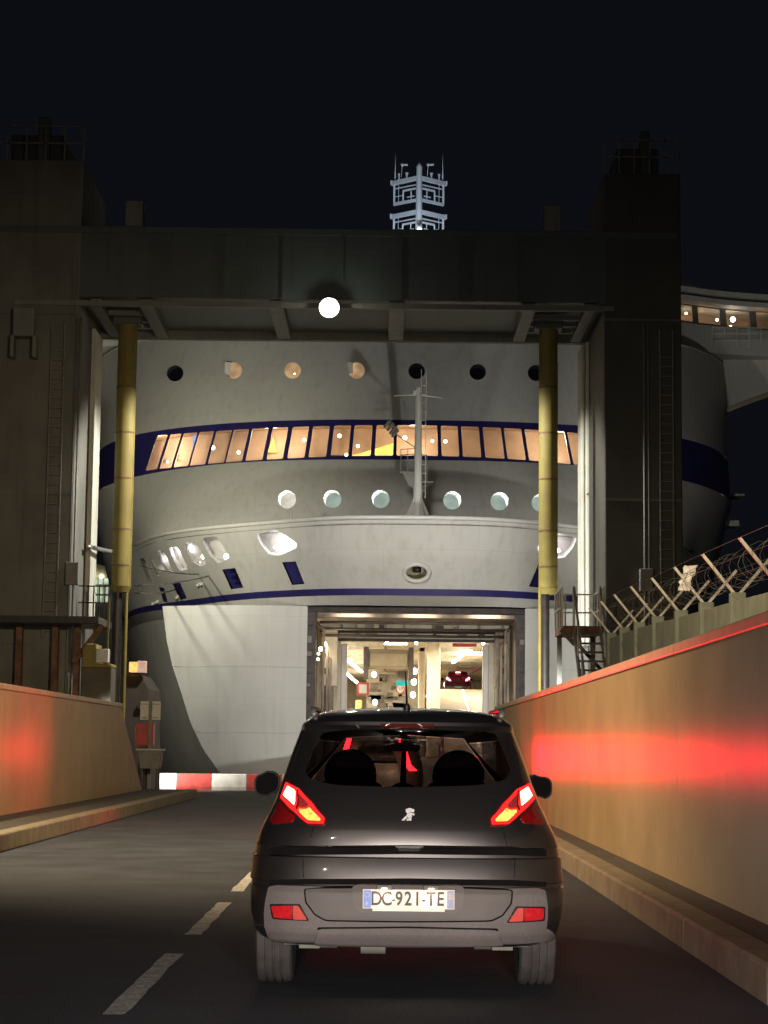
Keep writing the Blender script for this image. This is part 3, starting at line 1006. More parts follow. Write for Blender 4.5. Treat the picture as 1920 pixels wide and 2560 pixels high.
# bodies of the added unseen lamp posts
for x, y, z, aim, e, lab in ADDED_POSTS:
    r_ = empty('added_lamp_post', (x, y, 0), lab, 'lamp post')
    d = (Vector(aim) - Vector((x, y, z))).normalized()
    MB().tube([(x, y, 0), (x, y, z - .1)], [.13, .07], 12).build('pole', M['galv'], r_, True)
    h0 = Vector((x, y, z))
    MB().bar(h0 - d * .22, h0 + d * .12, .5, .34).build('lamp_head', M['grey_steel'], r_, bevel=.03)
    MB().bar(h0 + d * .121, h0 + d * .14, .42, .27).build('lens', M['warm_bulb'], r_)

for x, y, z, lab in ADDED_LOWS:  # bodies of the added low lamps, hidden by the walls
    r_ = empty('added_low_floodlight', (x, y, 0), lab, 'floodlight')
    MB().bar((x, y, 0), (x, y, z - .2), .08, .08).build('stand', M['galv'], r_)
    MB().box((x - .3, y - .15, z - .2), (x + .3, y + .12, z + .2)).build('housing', M['grey_steel'], r_, bevel=.03)
    MB().box((x - .26, y + .125, z - .16), (x + .26, y + .14, z + .16)).build('lens', M['warm_bulb'], r_)
# ------------------------------------------------------------------ the ferry
CX = 1.36
ferry = empty('ferry', (CX, 100, -6), 'large white ferry with navy stripes and its lit bow opening facing the road', 'ferry')
NR = 161


def level(plan, Z):
    half = [(u, y, Z if not callable(Z) else Z(u)) for u, y in plan]
    pts = [(CX - u, y, z) for u, y, z in reversed(half[1:])] + [(CX + u, y, z) for u, y, z in half]
    return spline(pts, NR)


zA = D(902, 1309, 79.4).z
zB1, zB2 = D(902, 1287, 78.7).z, D(902, 1272, 78.6).z
zC = D(902, 1119, 77).z
zE, zF, zG = at(1044, 1150, 83.6).z, at(1044, 1050, 84.6).z, D(902, 690, 88).z
pA = [(0, 79.5), (4.4, 79.7), (7, 81.8), (10.2, 87.2), (12.4, 92), (14, 98), (15.2, 106), (16.2, 125), (16.3, 150)]
pB = [(0, 78.6), (3, 78.8), (6, 80.6), (10.2, 86.6), (12.6, 91), (14.1, 97), (15.3, 106), (16.2, 125), (16.3, 150)]
pB1 = [(u, y + .1) for u, y in pB]
pM = [(0, 77.6), (3.2, 77.9), (6.1, 79.8), (10.3, 84.8), (13.0, 91.0), (14.6, 96.4), (15.7, 104), (16.3, 122), (16.3, 150)]
pC = [(0, 77), (3, 77.3), (6.1, 79.4), (10.3, 83.3), (13.2, 90.6), (15, 96), (15.9, 103), (16.3, 120), (16.3, 150)]
pD = [(0, 81), (4, 81.15), (6.4, 81.6), (10.3, 83.65), (13.2, 90.7), (15, 96), (15.9, 103), (16.3, 120), (16.3, 150)]
pE = [(0, 83.6), (4, 83.8), (7.4, 84.8), (13.0, 89.3), (15.3, 94), (16.2, 99), (16.4, 106), (16.4, 120), (16.4, 150)]
pF = [(0, 84.6), (4, 84.8), (7.3, 85.6), (12.8, 89.5), (15.1, 94), (16.1, 99), (16.4, 106), (16.4, 120), (16.4, 150)]
pG = [(0, 87.5), (4, 87.7), (7.2, 88.6), (12.2, 92), (14.6, 95), (16, 98.5), (16.3, 106), (16.3, 120), (16.3, 150)]
SC = (90, 8)
l_strip = Loft([level(pA, zA), level(pB1, zB1)])
l_stripe = Loft([level(pB1, zB1), level(pB, zB2)])
l_flare = Loft([level(pB, zB2), level(pM, zB2 * .5 + zC * .5), level(pC, zC)])
l_low = Loft([level(pD, lambda u: zC - .35 * max(0, 1 - max(0, u - 4) / 4.5)), level(pE, lambda u: zE - .28 * max(0, (u - 8) / 8) ** 1.5)])
l_band = Loft([level(pE, lambda u: zE - .28 * max(0, (u - 8) / 8) ** 1.5), level(pF, zF)])
l_up = Loft([level(pF, zF), level(pG, zG)])
SR = dict(srange=(.18, .82))

# --- hull flare with its mooring openings
Z7 = lambda q: [(300 + x / 2.765, 1250 + y / 2.765) for x, y in q]
mouths = [Z7([(945, 240), (1075, 205), (1150, 245), (1225, 300), (1220, 335), (1100, 385), (1030, 375), (975, 310)]),
          Z7([(135, 405), (165, 402), (230, 560), (200, 572)]), Z7([(205, 405), (225, 402), (270, 525), (258, 530)]),
          Z7([(250, 352), (300, 345), (370, 500), (330, 520)]), Z7([(335, 330), (395, 318), (475, 480), (420, 495), (375, 430)]),
          Z7([(440, 300), (520, 285), (600, 440), (560, 460), (500, 430)]), Z7([(560, 265), (660, 250), (700, 300), (760, 400), (680, 440), (620, 380)])]
shutters = [Z7([(1120, 430), (1215, 425), (1275, 580), (1190, 588)]), Z7([(705, 480), (795, 470), (852, 605), (768, 618)]),
            Z7([(358, 568), (410, 560), (462, 680), (418, 690)]), Z7([(270, 600), (305, 610), (330, 710), (300, 700)])]
fair = ell(900 * K, 1237 * K, 27 * K, 18.5 * K, 24)
holes = []


def rnd_poly(poly, r=.18, n=3):
    out = []
    m = len(poly)
    for i in range(m):
        a, b, c = [np.array(poly[(i + k) % m]) for k in (-1, 0, 1)]
        p, q = b + (a - b) * r, b + (c - b) * r
        for k in range(n + 1):
            f = k / n
            out.append(tuple((1 - f) ** 2 * p + 2 * f * (1 - f) * b + f * f * q))
    return out


def both(st_poly):
    return [st_poly, [(1 - s, t) for s, t in reversed(st_poly)]]


mouth_st, shut_st = [], []
for q in mouths:
    mouth_st += both(l_flare.px(rnd_poly(q), **SR))
for q in shutters:
    shut_st += both(l_flare.px(q, **SR))
fair_st = [l_flare.px(fair, **SR)]
flare = skin('bow_flare', l_flare, M['ship_white'], ferry, holes=mouth_st + shut_st + fair_st, ns=130, nt=10, sc=SC)
for q in mouth_st:
    big = max(p[0] for p in q) - min(p[0] for p in q) > .012
    o, P = recess('mooring_opening', l_flare, q, 1.5 if big else 1.2, M['ship_inner'], flare, shift=(0, 0, .25), sc=SC)
for q in shut_st:
    o, P = recess('shutter_frame', l_flare, q, .14, M['navy_dark'], flare, back=False, sc=SC)
    s_ = skin('shutter', l_flare, M['navy'], flare, outer=q, ns=4, nt=3, sc=SC, offset=-.10)
o, P = recess('centre_fairlead', l_flare, fair_st[0], .8, mat('fairlead_inner', (.52, .47, .33), .6, var=.15), flare, shift=(0, 0, .1), sc=SC)
rim = MB().tube([Vector(p) + Vector((0, -.03, 0)) for p in P] + [Vector(P[0]) + Vector((0, -.03, 0))], .10, 8, False).build('fairlead_ring', M['ship_white'], o, True)
MB().tube([Vector((CX, P[:, 1].mean() + .45, P[:, 2].max() - .02)), Vector((CX, P[:, 1].mean() + .45, P[:, 2].mean() + .05))], .17, 10).build('anchor_shank', M['black_steel'], o, True)
# lamps inside the mooring openings
lt = [(607, 1181, .5, .30), (487, 1201, .5, .17), (436, 1201, .5, .13), (400, 1214, .5, .05), (430, 1213, .5, .04)]
glow_m = emit('mooring_lamp_glow', (.98, .96, 1.0), 9)
for x, y, dY, w in lt:
    (s, t), = l_flare.dpx([(x, y)], **SR)
    for s2 in (s, 1 - s):
        c = l_flare.ev(s2, t)
        MB().ball((c[0], c[1] + dY, c[2] + .02), w, 12, 8, (1.15, .4, .40) if w > .25 else (.6, .4, .8)).build('mooring_lamp', glow_m, flare, True)
for x, y in ((600, 1170), (577, 1172), (322, 1224), (340, 1218), (366, 1205), (392, 1200), (425, 1190), (462, 1180)):
    (s, t), = l_flare.dpx([(x, y)], **SR)
    for s2 in (s, 1 - s):
        c = l_flare.ev(s2, t)
        nn = l_flare.nrm(s2, t)
        c = c - nn * .45 + np.array((0, .25, 0))
        lamp('mooring_lamp_light', 'POINT', (c[0], c[1], c[2] + .1), 11, (.95, .92, 1.0), shadow_soft_size=.12)
# bollards and chocks low on the shoulder
for x, y in ((384, 1289), (430, 1262), (437, 1260), (333, 1303), (341, 1299)):
    (s, t), = l_flare.dpx([(x, y)], **SR)
    for s2 in (s, 1 - s):
        c, n = l_flare.ev(s2, t), l_flare.nrm(s2, t)
        MB().tube([Vector(c - n * .05), Vector(c + n * .16)], [.08, .06], 10).build('mooring_chock', M['ship_inner'], flare, 'auto')
# bulwark rail on the forecastle edge
rs = np.linspace(.5 - .118, .5 + .118, 60)
P = l_flare.ev(rs, np.ones_like(rs))
MB().tube([Vector(p) + Vector((0, -.02, .02)) for p in P], [.02] + [.09] * 58 + [.02], 8).build('bulwark_rail', mat('rail_white', (.78, .78, .74), .45, var=.05), flare, True)
# deck just inside the bulwark
di, do = l_low.ev(np.linspace(.36, .64, 40), np.zeros(40)), l_flare.ev(np.linspace(.36, .64, 40), np.ones(40))
n = 40
MB().add([(x, y, zC - .25) for x, y, z in do] + [(x, y, zC - .25) for x, y, z in di], [(i, i + 1, n + i + 1, n + i) for i in range(n - 1)]).build('forecastle_deck', M['grey_steel'], ferry)
skin('hull_strip', l_strip, M['ship_white'], ferry, ns=130, nt=2, sc=SC)
skin('blue_stripe', l_stripe, M['navy'], ferry, ns=130, nt=2, sc=SC)

# --- lower hull, split by the bow opening
for sd in (-1, 1):
    top = [(4.5, 79.78)] + [(u, y + .01) for u, y in pA[2:]]
    mid = [(4.5, 80.8), (6.6, 83.5), (9.6, 89.0), (11.7, 94.0), (13.2, 100), (14.5, 108), (15.9, 125), (16.2, 150)]
    bot = [(4.5, 81), (5.2, 85), (7.6, 92), (9.8, 98), (11.6, 104), (13.4, 112), (15.4, 127), (16.2, 150)]
    rows = [spline([(CX + sd * u, y, z) for u, y in (pl if sd > 0 else pl[::-1])], 90) for pl, z in ((bot, -6.2), (mid, 1.5), (top, zA))]
    skin('lower_hull', Loft(rows), M['ship_white'], ferry, ns=60, nt=8, sc=(60, 13))

# --- clamshell bow doors, swung aside
edge = [(-3.2, 6.2), (.4, 8.0), (1.2, 8.6), (2.3, 9.15), (3.5, 9.55), (4.6, 9.95), (5.6, 10.2), (zA - .05, 10.42)]
for sd in (-1, 1):
    rows = []
    for z, ue in edge:
        h = (zA - z) / 10
        rr = []
        for u in np.linspace(4.42, ue, 30):
            f = (u - 4.42) / (10.42 - 4.42)
            rr.append((CX + sd * u, 79.55 + .9 * f * f - .35 * math.sin(math.pi * min(1, (u - 4.42) / (ue - 4.42))) + 1.2 * h * h - .2 * h, z))
        rows.append(np.array(rr if sd > 0 else rr[::-1]))
    dl = Loft(rows, [(z - edge[0][0]) / (edge[-1][0] - edge[0][0]) for z, _ in edge])
    d_ = skin('bow_door', dl, M['ship_door'], ferry, ns=26, nt=14, sc=(6, 10), thick=.35)
    for z in (4.55, 1.9):           # weld seams
        t = (z - edge[0][0]) / (edge[-1][0] - edge[0][0])
        ss = np.linspace(.01, .99, 24)
        P = dl.ev(ss, np.full(24, t)) + dl.nrm(ss, np.full(24, t)) * .004
        MB().tube([Vector(p) for p in P], .014, 5).build('weld_seam', M['ship_door'], d_, True)

# --- superstructure front: lower wall with big round windows
port_lo = [(620, 1079), (718, 1078), (822, 1078), (977, 1081), (1079, 1083), (1168, 1086)]
port_up = [(378, 806), (505, 800), (632, 800), (770, 800), (900, 801), (1032, 803), (1158, 805)]
holes = []
for x, y in port_lo:
    holes.append(l_low.dpx(ell(x, y, 19.5, 19.5, 22), **SR))
low = skin('lower_front_wall', l_low, M['ship_white'], ferry, holes=holes, ns=130, nt=8, sc=SC)
glow_w = emit('lit_porthole_glow', (.80, .98, .86), .42, .2, 1.5)
glow_c = emit('cabin_porthole_glow', (1.0, .93, .78), .75, .2, 1.5)
for k, (h, (x, y)) in enumerate(zip(holes, port_lo)):
    sg = -1 if x < 902 else 1
    o, P = recess('porthole_sleeve', l_low, h, .5, mat('porthole_sleeve_white', (.82, .84, .82), .5, var=.03), low, back=False, shift=(-sg * .10, 0, -.09), sc=SC)
    q = P + np.array((-sg * .09, .42, -.08))
    MB().add([tuple(p) for p in q], [tuple(range(len(q)))]).build('porthole_pane', glow_c if k == 0 else glow_w, o)
    c = P.mean(0)
    lamp('porthole_light', 'POINT', (c[0] + sg * .12, c[1] + .28, c[2] + .17), 9.0, (.95, 1, .92), shadow_soft_size=.05)
holes = [l_up.dpx(ell(x, y, 18.0, 18.0, 22), **SR) for x, y in port_up]
up = skin('upper_front_wall', l_up, M['ship_white'], ferry, holes=holes, ns=130, nt=8, sc=SC)
glow_o = emit('warm_cabin_glow', (1.0, .62, .32), .42, .35, 2)
dark_pane = mat('dark_pane', (.012, .014, .02), .1, var=.1)
for k, (h, (x, y)) in enumerate(zip(holes, port_up)):
    o, P = recess('porthole_sleeve', l_up, h, .22, M['ship_inner'], up, back=False, sc=SC)
    q = P + np.array((0, .18, 0))
    MB().add([tuple(p) for p in q], [tuple(range(len(q)))]).build('porthole_pane', glow_o if 0 < k < 4 else dark_pane, o)
    c = q.mean(0)
    if k in (1, 3):              # drawn curtain covers one side
        MB().box((c[0] - .42, c[1] - .05, c[2] - .4), (c[0] - .16, c[1] - .03, c[2] + .4)).build('curtain', M['ship_white'], o)
    if k in (1, 2):
        MB().ball((c[0] + .1, c[1] - .06, c[2] - .17), .07).build('cabin_lamp', M['warm_bulb'], o, True)
# --- navy window band
panes = [(379, 406), (412, 441), (446, 482), (486, 524), (530, 570), (574, 614), (622, 664), (674, 714), (725, 767), (777, 820), (831, 874), (883, 929), (939, 984),
         (992, 1040), (1052, 1094), (1103, 1146), (1155, 1200), (1210, 1257), (1264, 1309), (1317, 1366), (1374, 1419), (1426, 1466), (1474, 1512)]
holes = []
for a, b in panes:
    def ed(x, f, top):
        yb, yt = 1139, 1063
        dxc = (x - 1044)
        y = (yt if top else yb) + 2.3e-5 * dxc * dxc * (1.6 if dxc < 0 else 2.0) * (1.0 if top else 1.35) * 2 + .0113 * dxc * .9
        return (x - dxc * .022 * (1 if top else -1), y)
    q = [ed(a, 0, False), ed(b, 0, False), ed(b, 0, True), ed(a, 0, True)]
    holes.append(l_band.px(rnd_poly(q, .06, 2), **SR))
band = skin('window_band', l_band, M['navy'], ferry, holes=holes, ns=150, nt=4, sc=(90, 2))
for h in holes:
    o, P = recess('window_frame', l_band, h, .12, M['navy_dark'], band, back=False, sc=(90, 2))
    skin('window_pane', l_band, M['window_glass'], o, outer=h, ns=3, nt=3, sc=(90, 2), offset=-.08)
# lounge behind the band
room = empty('lounge', (CX, 88, zE))
room.parent = band
room.matrix_parent_inverse = Matrix.Identity(4)
s_ = np.linspace(.2, .8, 60)
fb, ft = l_band.ev(s_, np.zeros(60)), l_band.ev(s_, np.ones(60))
dy = np.array((0, 3.4, 0))
inn = np.array((0, .25, 0))


def ribbon(name, a, b, m):
    n = len(a)
    return MB().add([tuple(p) for p in a] + [tuple(p) for p in b], [(i, i + 1, n + i + 1, n + i) for i in range(n - 1)]).build(name, m, band)


bpy.data.objects.remove(room)
ribbon('lounge_back_wall', fb + dy + (0, 0, -.3), ft + dy + (0, 0, .5), M['room'])
ribbon('lounge_ceiling', ft + inn + (0, 0, .12), ft + dy + (0, 0, .12), mat('lounge_ceiling', (.46, .33, .22), .7, var=.15))
ribbon('lounge_floor', fb + inn + (0, 0, -.2), fb + dy + (0, 0, -.2), M['room_dark'])
rnd = random.Random(11)
for k in range(11):
    s = .285 + .043 * k
    p = l_band.ev(s, .72)
    lamp('lounge_light', 'POINT', (p[0], p[1] + 1.5, p[2]), 200, (1.0, .80, .54), shadow_soft_size=.25)
for k in range(46):
    s = rnd.uniform(.275, .735)
    p = l_band.ev(s, rnd.uniform(.16, .85))
    MB().ball((p[0], p[1] + rnd.uniform(.7, 2.6), p[2]), rnd.uniform(.055, .10), 8, 6).build('lounge_lamp', M['warm_bulb'], band, True)
for k in range(16):                 # furniture and people-high partitions seen as darker shapes
    s = rnd.uniform(.27, .74)
    p = l_band.ev(s, 0)
    w = rnd.uniform(.2, .6)
    MB().box((p[0] - w, p[1] + 2.2, p[2] - .2), (p[0] + w, p[1] + 2.5, p[2] + rnd.uniform(.3, .95))).build('lounge_partition', mat('lounge_partition', (rnd.uniform(.2, .5), .2, .1), .7), band)
for x in (437, 470):                # blue screen
    p = D(x, 958, 91.6)
    MB().box((p.x - .34, 90.4, p.z - .55), (p.x + .34, 90.46, p.z + .35)).build('lounge_screen', emit('blue_screen_glow', (.45, .60, 1.0), 1.1, .3, 3), band)
y1 = emit('yellow_counter_glow', (1.0, .70, .14), 1.7, .4, 1.3)
pa, pb2 = D(722, 985, 87.4), D(856, 958, 87.4)
MB().prism([(pa.x, 87.3, pa.z - .12), (pb2.x, 87.3, pa.z - .1), (pb2.x, 87.3, pb2.z + .05), (pa.x + 1.2, 87.3, pa.z + .12)], (0, .2, 0)).build('lounge_counter', y1, band)
pa = D(588, 962, 88.0)
MB().prism([(pa.x - .2, 88, pa.z - .3), (pa.x + .2, 88, pa.z - .3), (pa.x + .05, 88, pa.z + .4)], (0, .15, 0)).build('lounge_lamp_shade', emit('shade_glow', (1.0, .68, .16), 2.2), band)

# --- gutter line, deck edge and hand details on the upper front
for t_, nm in ((.985, 'deck_edge'),):
    ss = np.linspace(.2, .8, 90)
    P = l_up.ev(ss, np.full(90, t_))
    MB().tube([Vector(p) + Vector((0, -.02, 0)) for p in P], .05, 6).build(nm, M['ship_white'] if t_ > .5 else M['navy'], up, True)

# --- upper decks and bridge
zb0 = D(1500, 758, 95).z
pBr = [(0, 90.5), (5, 90.8), (9, 92), (13, 94.4), (15.5, 95.6), (19, 96.4), (24, 97)]
lv = lambda z, k=0: level([(u, y + k) for u, y in pBr], z)
zw0, zw1, zr = D(1510, 700, 95).z, D(1510, 655, 95).z, D(1510, 636, 95).z
l_bw = Loft([lv(zb0), lv(zw0, .1)])
bridge = skin('bridge_wall', l_bw, M['ship_white'], ferry, ns=60, nt=3, sc=(50, 3))
l_bg = Loft([lv(zw0, .1), lv(zw1, .5)])
holes = []
for k in range(30):
    a = .01 + k * .0327
    holes.append([(a + .004, .1), (a + .0295, .1), (a + .0295, .92), (a + .004, .92)])
bgl = skin('bridge_window_band', l_bg, M['grey_steel'], ferry, holes=holes, ns=60, nt=3, sc=(50, 3))
for h in holes:
    skin('bridge_pane', l_bg, M['window_glass'], bgl, outer=h, ns=3, nt=2, sc=(50, 3), offset=-.03)
ss = np.linspace(0, 1, 60)
a0, a1 = l_bg.ev(ss, np.zeros(60)), l_bg.ev(ss, np.ones(60))
o = ribbon('bridge_back_wall', a0 + (0, 2.6, 0), a1 + (0, 2.2, .2), M['room'])
o.parent = bgl
for nm, z, y0, y1_ in (('bridge_floor', zb0 - .02, -.15, 6), ('bridge_roof', zw1 + .02, -.35, 6), ('bridge_roof_edge', zr, -.35, 6)):
    n = 60
    P0, P1 = l_bg.ev(ss, np.zeros(60)), l_bg.ev(ss, np.zeros(60))
    vs = [(p[0], p[1] + y0, z) for p in P0] + [(p[0], p[1] + y1_, z) for p in P1] + [(p[0], p[1] + y0, z + .25) for p in P0] + [(p[0], p[1] + y1_, z + .25) for p in P1]
    fs = []
    for i in range(n - 1):
        fs += [(i, i + 1, n + i + 1, n + i), (2 * n + i, 3 * n + i, 3 * n + i + 1, 2 * n + i + 1), (i, 2 * n + i, 2 * n + i + 1, i + 1)]
    MB().add(vs, fs).build(nm, M['ship_white'], bgl)
zt = D(1500, 592, 97).z
MB().prism([(CX - 13.5, 96.5, zr + .25), (CX + 15.5, 96.5, zr + .25), (CX + 13.2, 97.2, zt), (CX - 11, 97.2, zt)], (0, 6, 0)).build('monkey_island', M['ship_white'], bgl, bevel=.2)
for k in range(5):
    x = CX + 11.5 + k * 1.5
    lamp('bridge_light', 'POINT', (x, 97.0 - .1 * (4 - k), (zw0 + zw1) / 2 + .2), 4, (1.0, .55, .25), shadow_soft_size=.1)
for x, y, m_, r_ in ((1583, 690, M['bulb'], .13), (1578, 707, M['bulb'], .10), (1549, 691, M['warm_bulb'], .07), (1482, 677, M['warm_bulb'], .06)):
    p = D(x, y, 96.4)
    MB().ball((p.x, p.y, p.z), r_, 10, 8).build('deck_lamp', m_, bgl, True)
p = D(1576, 748, 96)
MB().box((p.x - .22, p.y - .1, p.z - .12), (p.x + .22, p.y + .1, p.z + .12)).build('deck_lamp', emit('yellow_lamp_glow', (1, .9, .3), .5), bgl, bevel=.03)
rl = MB()
for k in range(9):
    x = CX + 14.8 + k * .6
    rl.bar((x, 95.2, zb0 + .2), (x, 95.2, zb0 + 1.25), .04, .04)
for zz in (.6, .95, 1.25):
    rl.bar((CX + 14.8, 95.2, zb0 + zz), (CX + 20, 95.4, zb0 + zz), .04, .04)
rl.build('wing_railing', M['ship_white'], bgl)
# wall between upper front wall and bridge
l_gap = Loft([level(pG, zG), level([(u, y + .6) for u, y in pG], zb0)])
skin('upper_deck_wall', l_gap, M['ship_white'], ferry, ns=60, nt=2, sc=SC)
# wing support bracket
for sd in (-1, 1):
    MB().prism([(CX + sd * 15.6, 97, zb0), (CX + sd * 22, 97, zb0), (CX + sd * 15.9, 97, zb0 - 2.4)], (0, 2.5, 0)).build('wing_bracket', M['ship_white'], bgl)
# side ledges and boxes on the shoulders
for sd in (-1, 1):
    p = D(238, 1090, 97)
    x = p.x if sd < 0 else 2 * CX - p.x
    b = MB().box((x - .3, 96.6, p.z - .45), (x + .8, 98.2, p.z + .75)).box((x - .75 * (sd < 0) - .1, 96.6, p.z + .75), (x + .8 + .75 * (sd > 0), 98.2, p.z + .85)).box((x - 1.3 * (sd < 0), 96.8, p.z - .75), (x + .8 + .5 * (sd > 0), 98, p.z - .45))
    b.build('side_light_box', M['ship_white'], ferry, bevel=.03)
p = D(299, 806, 93.5)
MB().ball((p.x, p.y - .25, p.z), .24, 12, 8).build('port_light', emit('port_light_glow', (1.0, .25, .22), 1.3), ferry, True)

# --- foremast on the forecastle
Y = 78.8
mz0, mz1 = zC - .3, D(904, 838, Y).z
mx = D(903, 1000, Y).x
mast = MB().tube([(mx, Y, mz0), (mx, Y, mz0 + 2), (mx, Y, mz1)], [.23, .17, .115], 16).build('foremast', M['ship_white'], ferry, 'auto')
b = MB()
for a in range(4):
    d = Vector((math.cos(R(25 + 90 * a)), math.sin(R(25 + 90 * a)), 0))
    pz = Vector((mx, Y, 0))
    s = Vector((-d.y, d.x, 0)) * .03
    q = [pz + d * .1 + Vector((0, 0, mz0)), pz + d * .62 + Vector((0, 0, mz0)), pz + d * .56 + Vector((0, 0, mz0 + .55)), pz + d * .12 + Vector((0, 0, mz0 + 1.45))]
    b.prism([p - s for p in q], s * 2)
b.build('mast_gusset', M['ship_white'], mast)
zy = D(904, 853, Y).z
MB().tube([(mx - 1.0, Y, zy - .05), (mx, Y, zy + .02), (mx + 1.0, Y, zy - .12)], [.025, .05, .02], 8).build('yard', M['ship_white'], mast, True)
MB().box((mx - .24, Y - .08, zy + .02), (mx - .06, Y + .08, zy + .18)).build('mast_lamp_box', M['ship_white'], mast, bevel=.02)
zp = D(880, 990, Y).z
b = MB()
b.box((mx - .72, Y - .1, zp - .62), (mx - .1, Y + .7, zp - .55)).box((mx + .1, Y - .1, zp - 1.0), (mx + .62, Y + .7, zp - .94))
for xx in (-.70, -.42, -.14):
    b.bar((mx + xx, Y - .08, zp - .55), (mx + xx, Y - .08, zp + .35), .03, .03)
for zz in (-.1, .12, .35):
    b.bar((mx - .72, Y - .08, zp + zz), (mx - .1, Y - .08, zp + zz + .05), .03, .03)
b.bar((mx + .36, Y - .05, zp - .94), (mx + .36, Y - .05, zp + .15), .03, .03).bar((mx + .1, Y - .05, zp + .15), (mx + .36, Y - .05, zp + .12), .03, .03)
b.prism([(mx - .62, Y - .1, zp - .62), (mx - .08, Y - .1, zp - .62), (mx - .08, Y - .1, zp - 1.3), (mx - .35, Y - .1, zp - 1.15)], (0, .5, 0))
b.build('mast_platform', M['grey_steel'], mast)
hp_ = D(843, 915, Y)
b = MB()
for dx, dz in ((-.12, 0), (0, -.12), (.12, -.26), (.2, -.38)):
    c = Vector((hp_.x + dx, Y, hp_.z + dz))
    b.tube([c - Vector((.12, 0, .16)), c + Vector((.10, .1, .14))], [.06, .10], 10)
b.bar((hp_.x + .2, Y, hp_.z - .4), (mx, Y, zp + .35), .04, .04)
b.build('mast_horn', M['grey_steel'], mast, 'auto')
b = MB()
for k in range(14):
    z = mz0 + 1.6 + k * .36
    b.bar((mx + .10, Y - .16, z), (mx + .30, Y - .16, z), .018, .018)
b.bar((mx + .10, Y - .16, mz0 + 1.3), (mx + .10, Y - .16, mz0 + 6.6), .02, .02).bar((mx + .30, Y - .16, mz0 + 1.3), (mx + .30, Y - .16, mz0 + 6.6), .02, .02)
b.build('mast_ladder', M['ship_white'], mast)
p = D(628, 1112, 79.2)
MB().tube([(p.x, 79.4, zC - .2), (p.x, 79.4, p.z + .28)], .05, 8).build('jack_post', M['ship_white'], ferry, True)

# --- radar mast above the bridge, floodlit
Y = 102
pole_x = D(905, 440, Y).x
M['mast_white'] = mat('radar_mast_white', (.70, .74, .80), .5, var=.06, vscale=2)
zt = D(905, 367, Y).z
rm = MB().tube([(pole_x, Y, D(905, 600, Y).z), (pole_x, Y, zt)], [.22, .15], 12).build('radar_mast', M['mast_white'], ferry, 'auto')
MB().tube([(pole_x, Y, zt), (pole_x, Y, zt + .15), (pole_x, Y, zt + .35)], [.15, .17, .06], 12).build('mast_head', M['mast_white'], rm, 'auto')
for ytop, ybot in ((385, 432), (458, 503)):
    z1, z0 = D(905, ytop, Y).z, D(905, ybot, Y).z
    for sd in (-1, 1):
        b = MB()
        W, dep = 1.33, 1.6
        yo = Y + .35
        c = lambda f, z: (pole_x + sd * (.12 + (W - .12) * f), Y + .9 * f, z)
        b.bar(c(0, z1), c(1.12, z1 - .02), .16, .22)
        b.bar(c(0, z0), c(1, z0), .12, .15)
        b.bar(c(1, z0), c(1, z1), .09, .09).bar(c(.97, z0), c(.97, z1), .05, .05)
        b.bar(c(.05, z1 - .35), c(.95, z1 - .35), .05, .06)
        b.bar(c(.6, z0 + .1), c(.6, z1 - .55), .08, .08).bar(c(.05, z1 - .55), c(.6, z1 - .55), .08, .09)
        b.bar(c(.62, (z0 + z1) / 2 - .2), c(.97, (z0 + z1) / 2 - .2), .04, .04).bar(c(.12, z0 + .25), c(.42, z0 + .25), .06, .05).bar(c(.25, z0 + .1), c(.25, z0 + .55), .05, .05)
        b.bar(c(.8, z0), c(.8, z1), .03, .03)
        b.build('spreader_frame', M['mast_white'], rm)
        MB().box((pole_x + sd * 1.42 - .12, Y + .9, z1 - .06), (pole_x + sd * 1.42 + .12, Y + 1.15, z1 + .14)).build('navigation_light', M['mast_white'], rm, bevel=.02)
z1 = D(905, 385, Y).z
for sd in (-1, 1):
    x = pole_x + sd * 1.28
    MB().tube([(x, Y + .9, z1), (x, Y + .9, D(905, 318, Y).z)], [.035, .02], 8).build('whip_aerial', M['mast_white'], rm, True)
    for f, h, r_ in ((.9, .30, .07), (.55, .28, .09)):
        xx = pole_x + sd * 1.2 * f
        MB().tube([(xx, Y + .7 * f, z1 + .08), (xx, Y + .7 * f, z1 + h), (xx, Y + .7 * f, z1 + h + .12)], [r_ * .5, r_ * .6, r_], 10).build('aerial_pod', M['mast_white'], rm, 'auto')
for xd in (869, 925):
    p = D(xd, 356, Y)
    b = MB().ball((p.x, Y, p.z), .09).box((p.x, Y - .04, p.z - .04), (p.x + .3, Y + .04, p.z + .04))
    b.bar((p.x, Y, p.z), (p.x - .05, Y, z1 + .05), .025, .025)
    b.build('wind_sensor', M['mast_white'], rm)
p = D(906, 497, Y - 1)
MB().ball(p, .12, 10, 8).build('mast_floodlight', M['bulb'], rm, True)
lamp('mast_floodlight_beam', 'SPOT', (pole_x, Y - 5.5, D(905, 640, Y).z), 1500, (.74, .86, 1.0), aim=(pole_x, Y + .5, D(905, 430, Y).z), spot_size=R(50), spot_blend=.5, shadow_soft_size=.15)
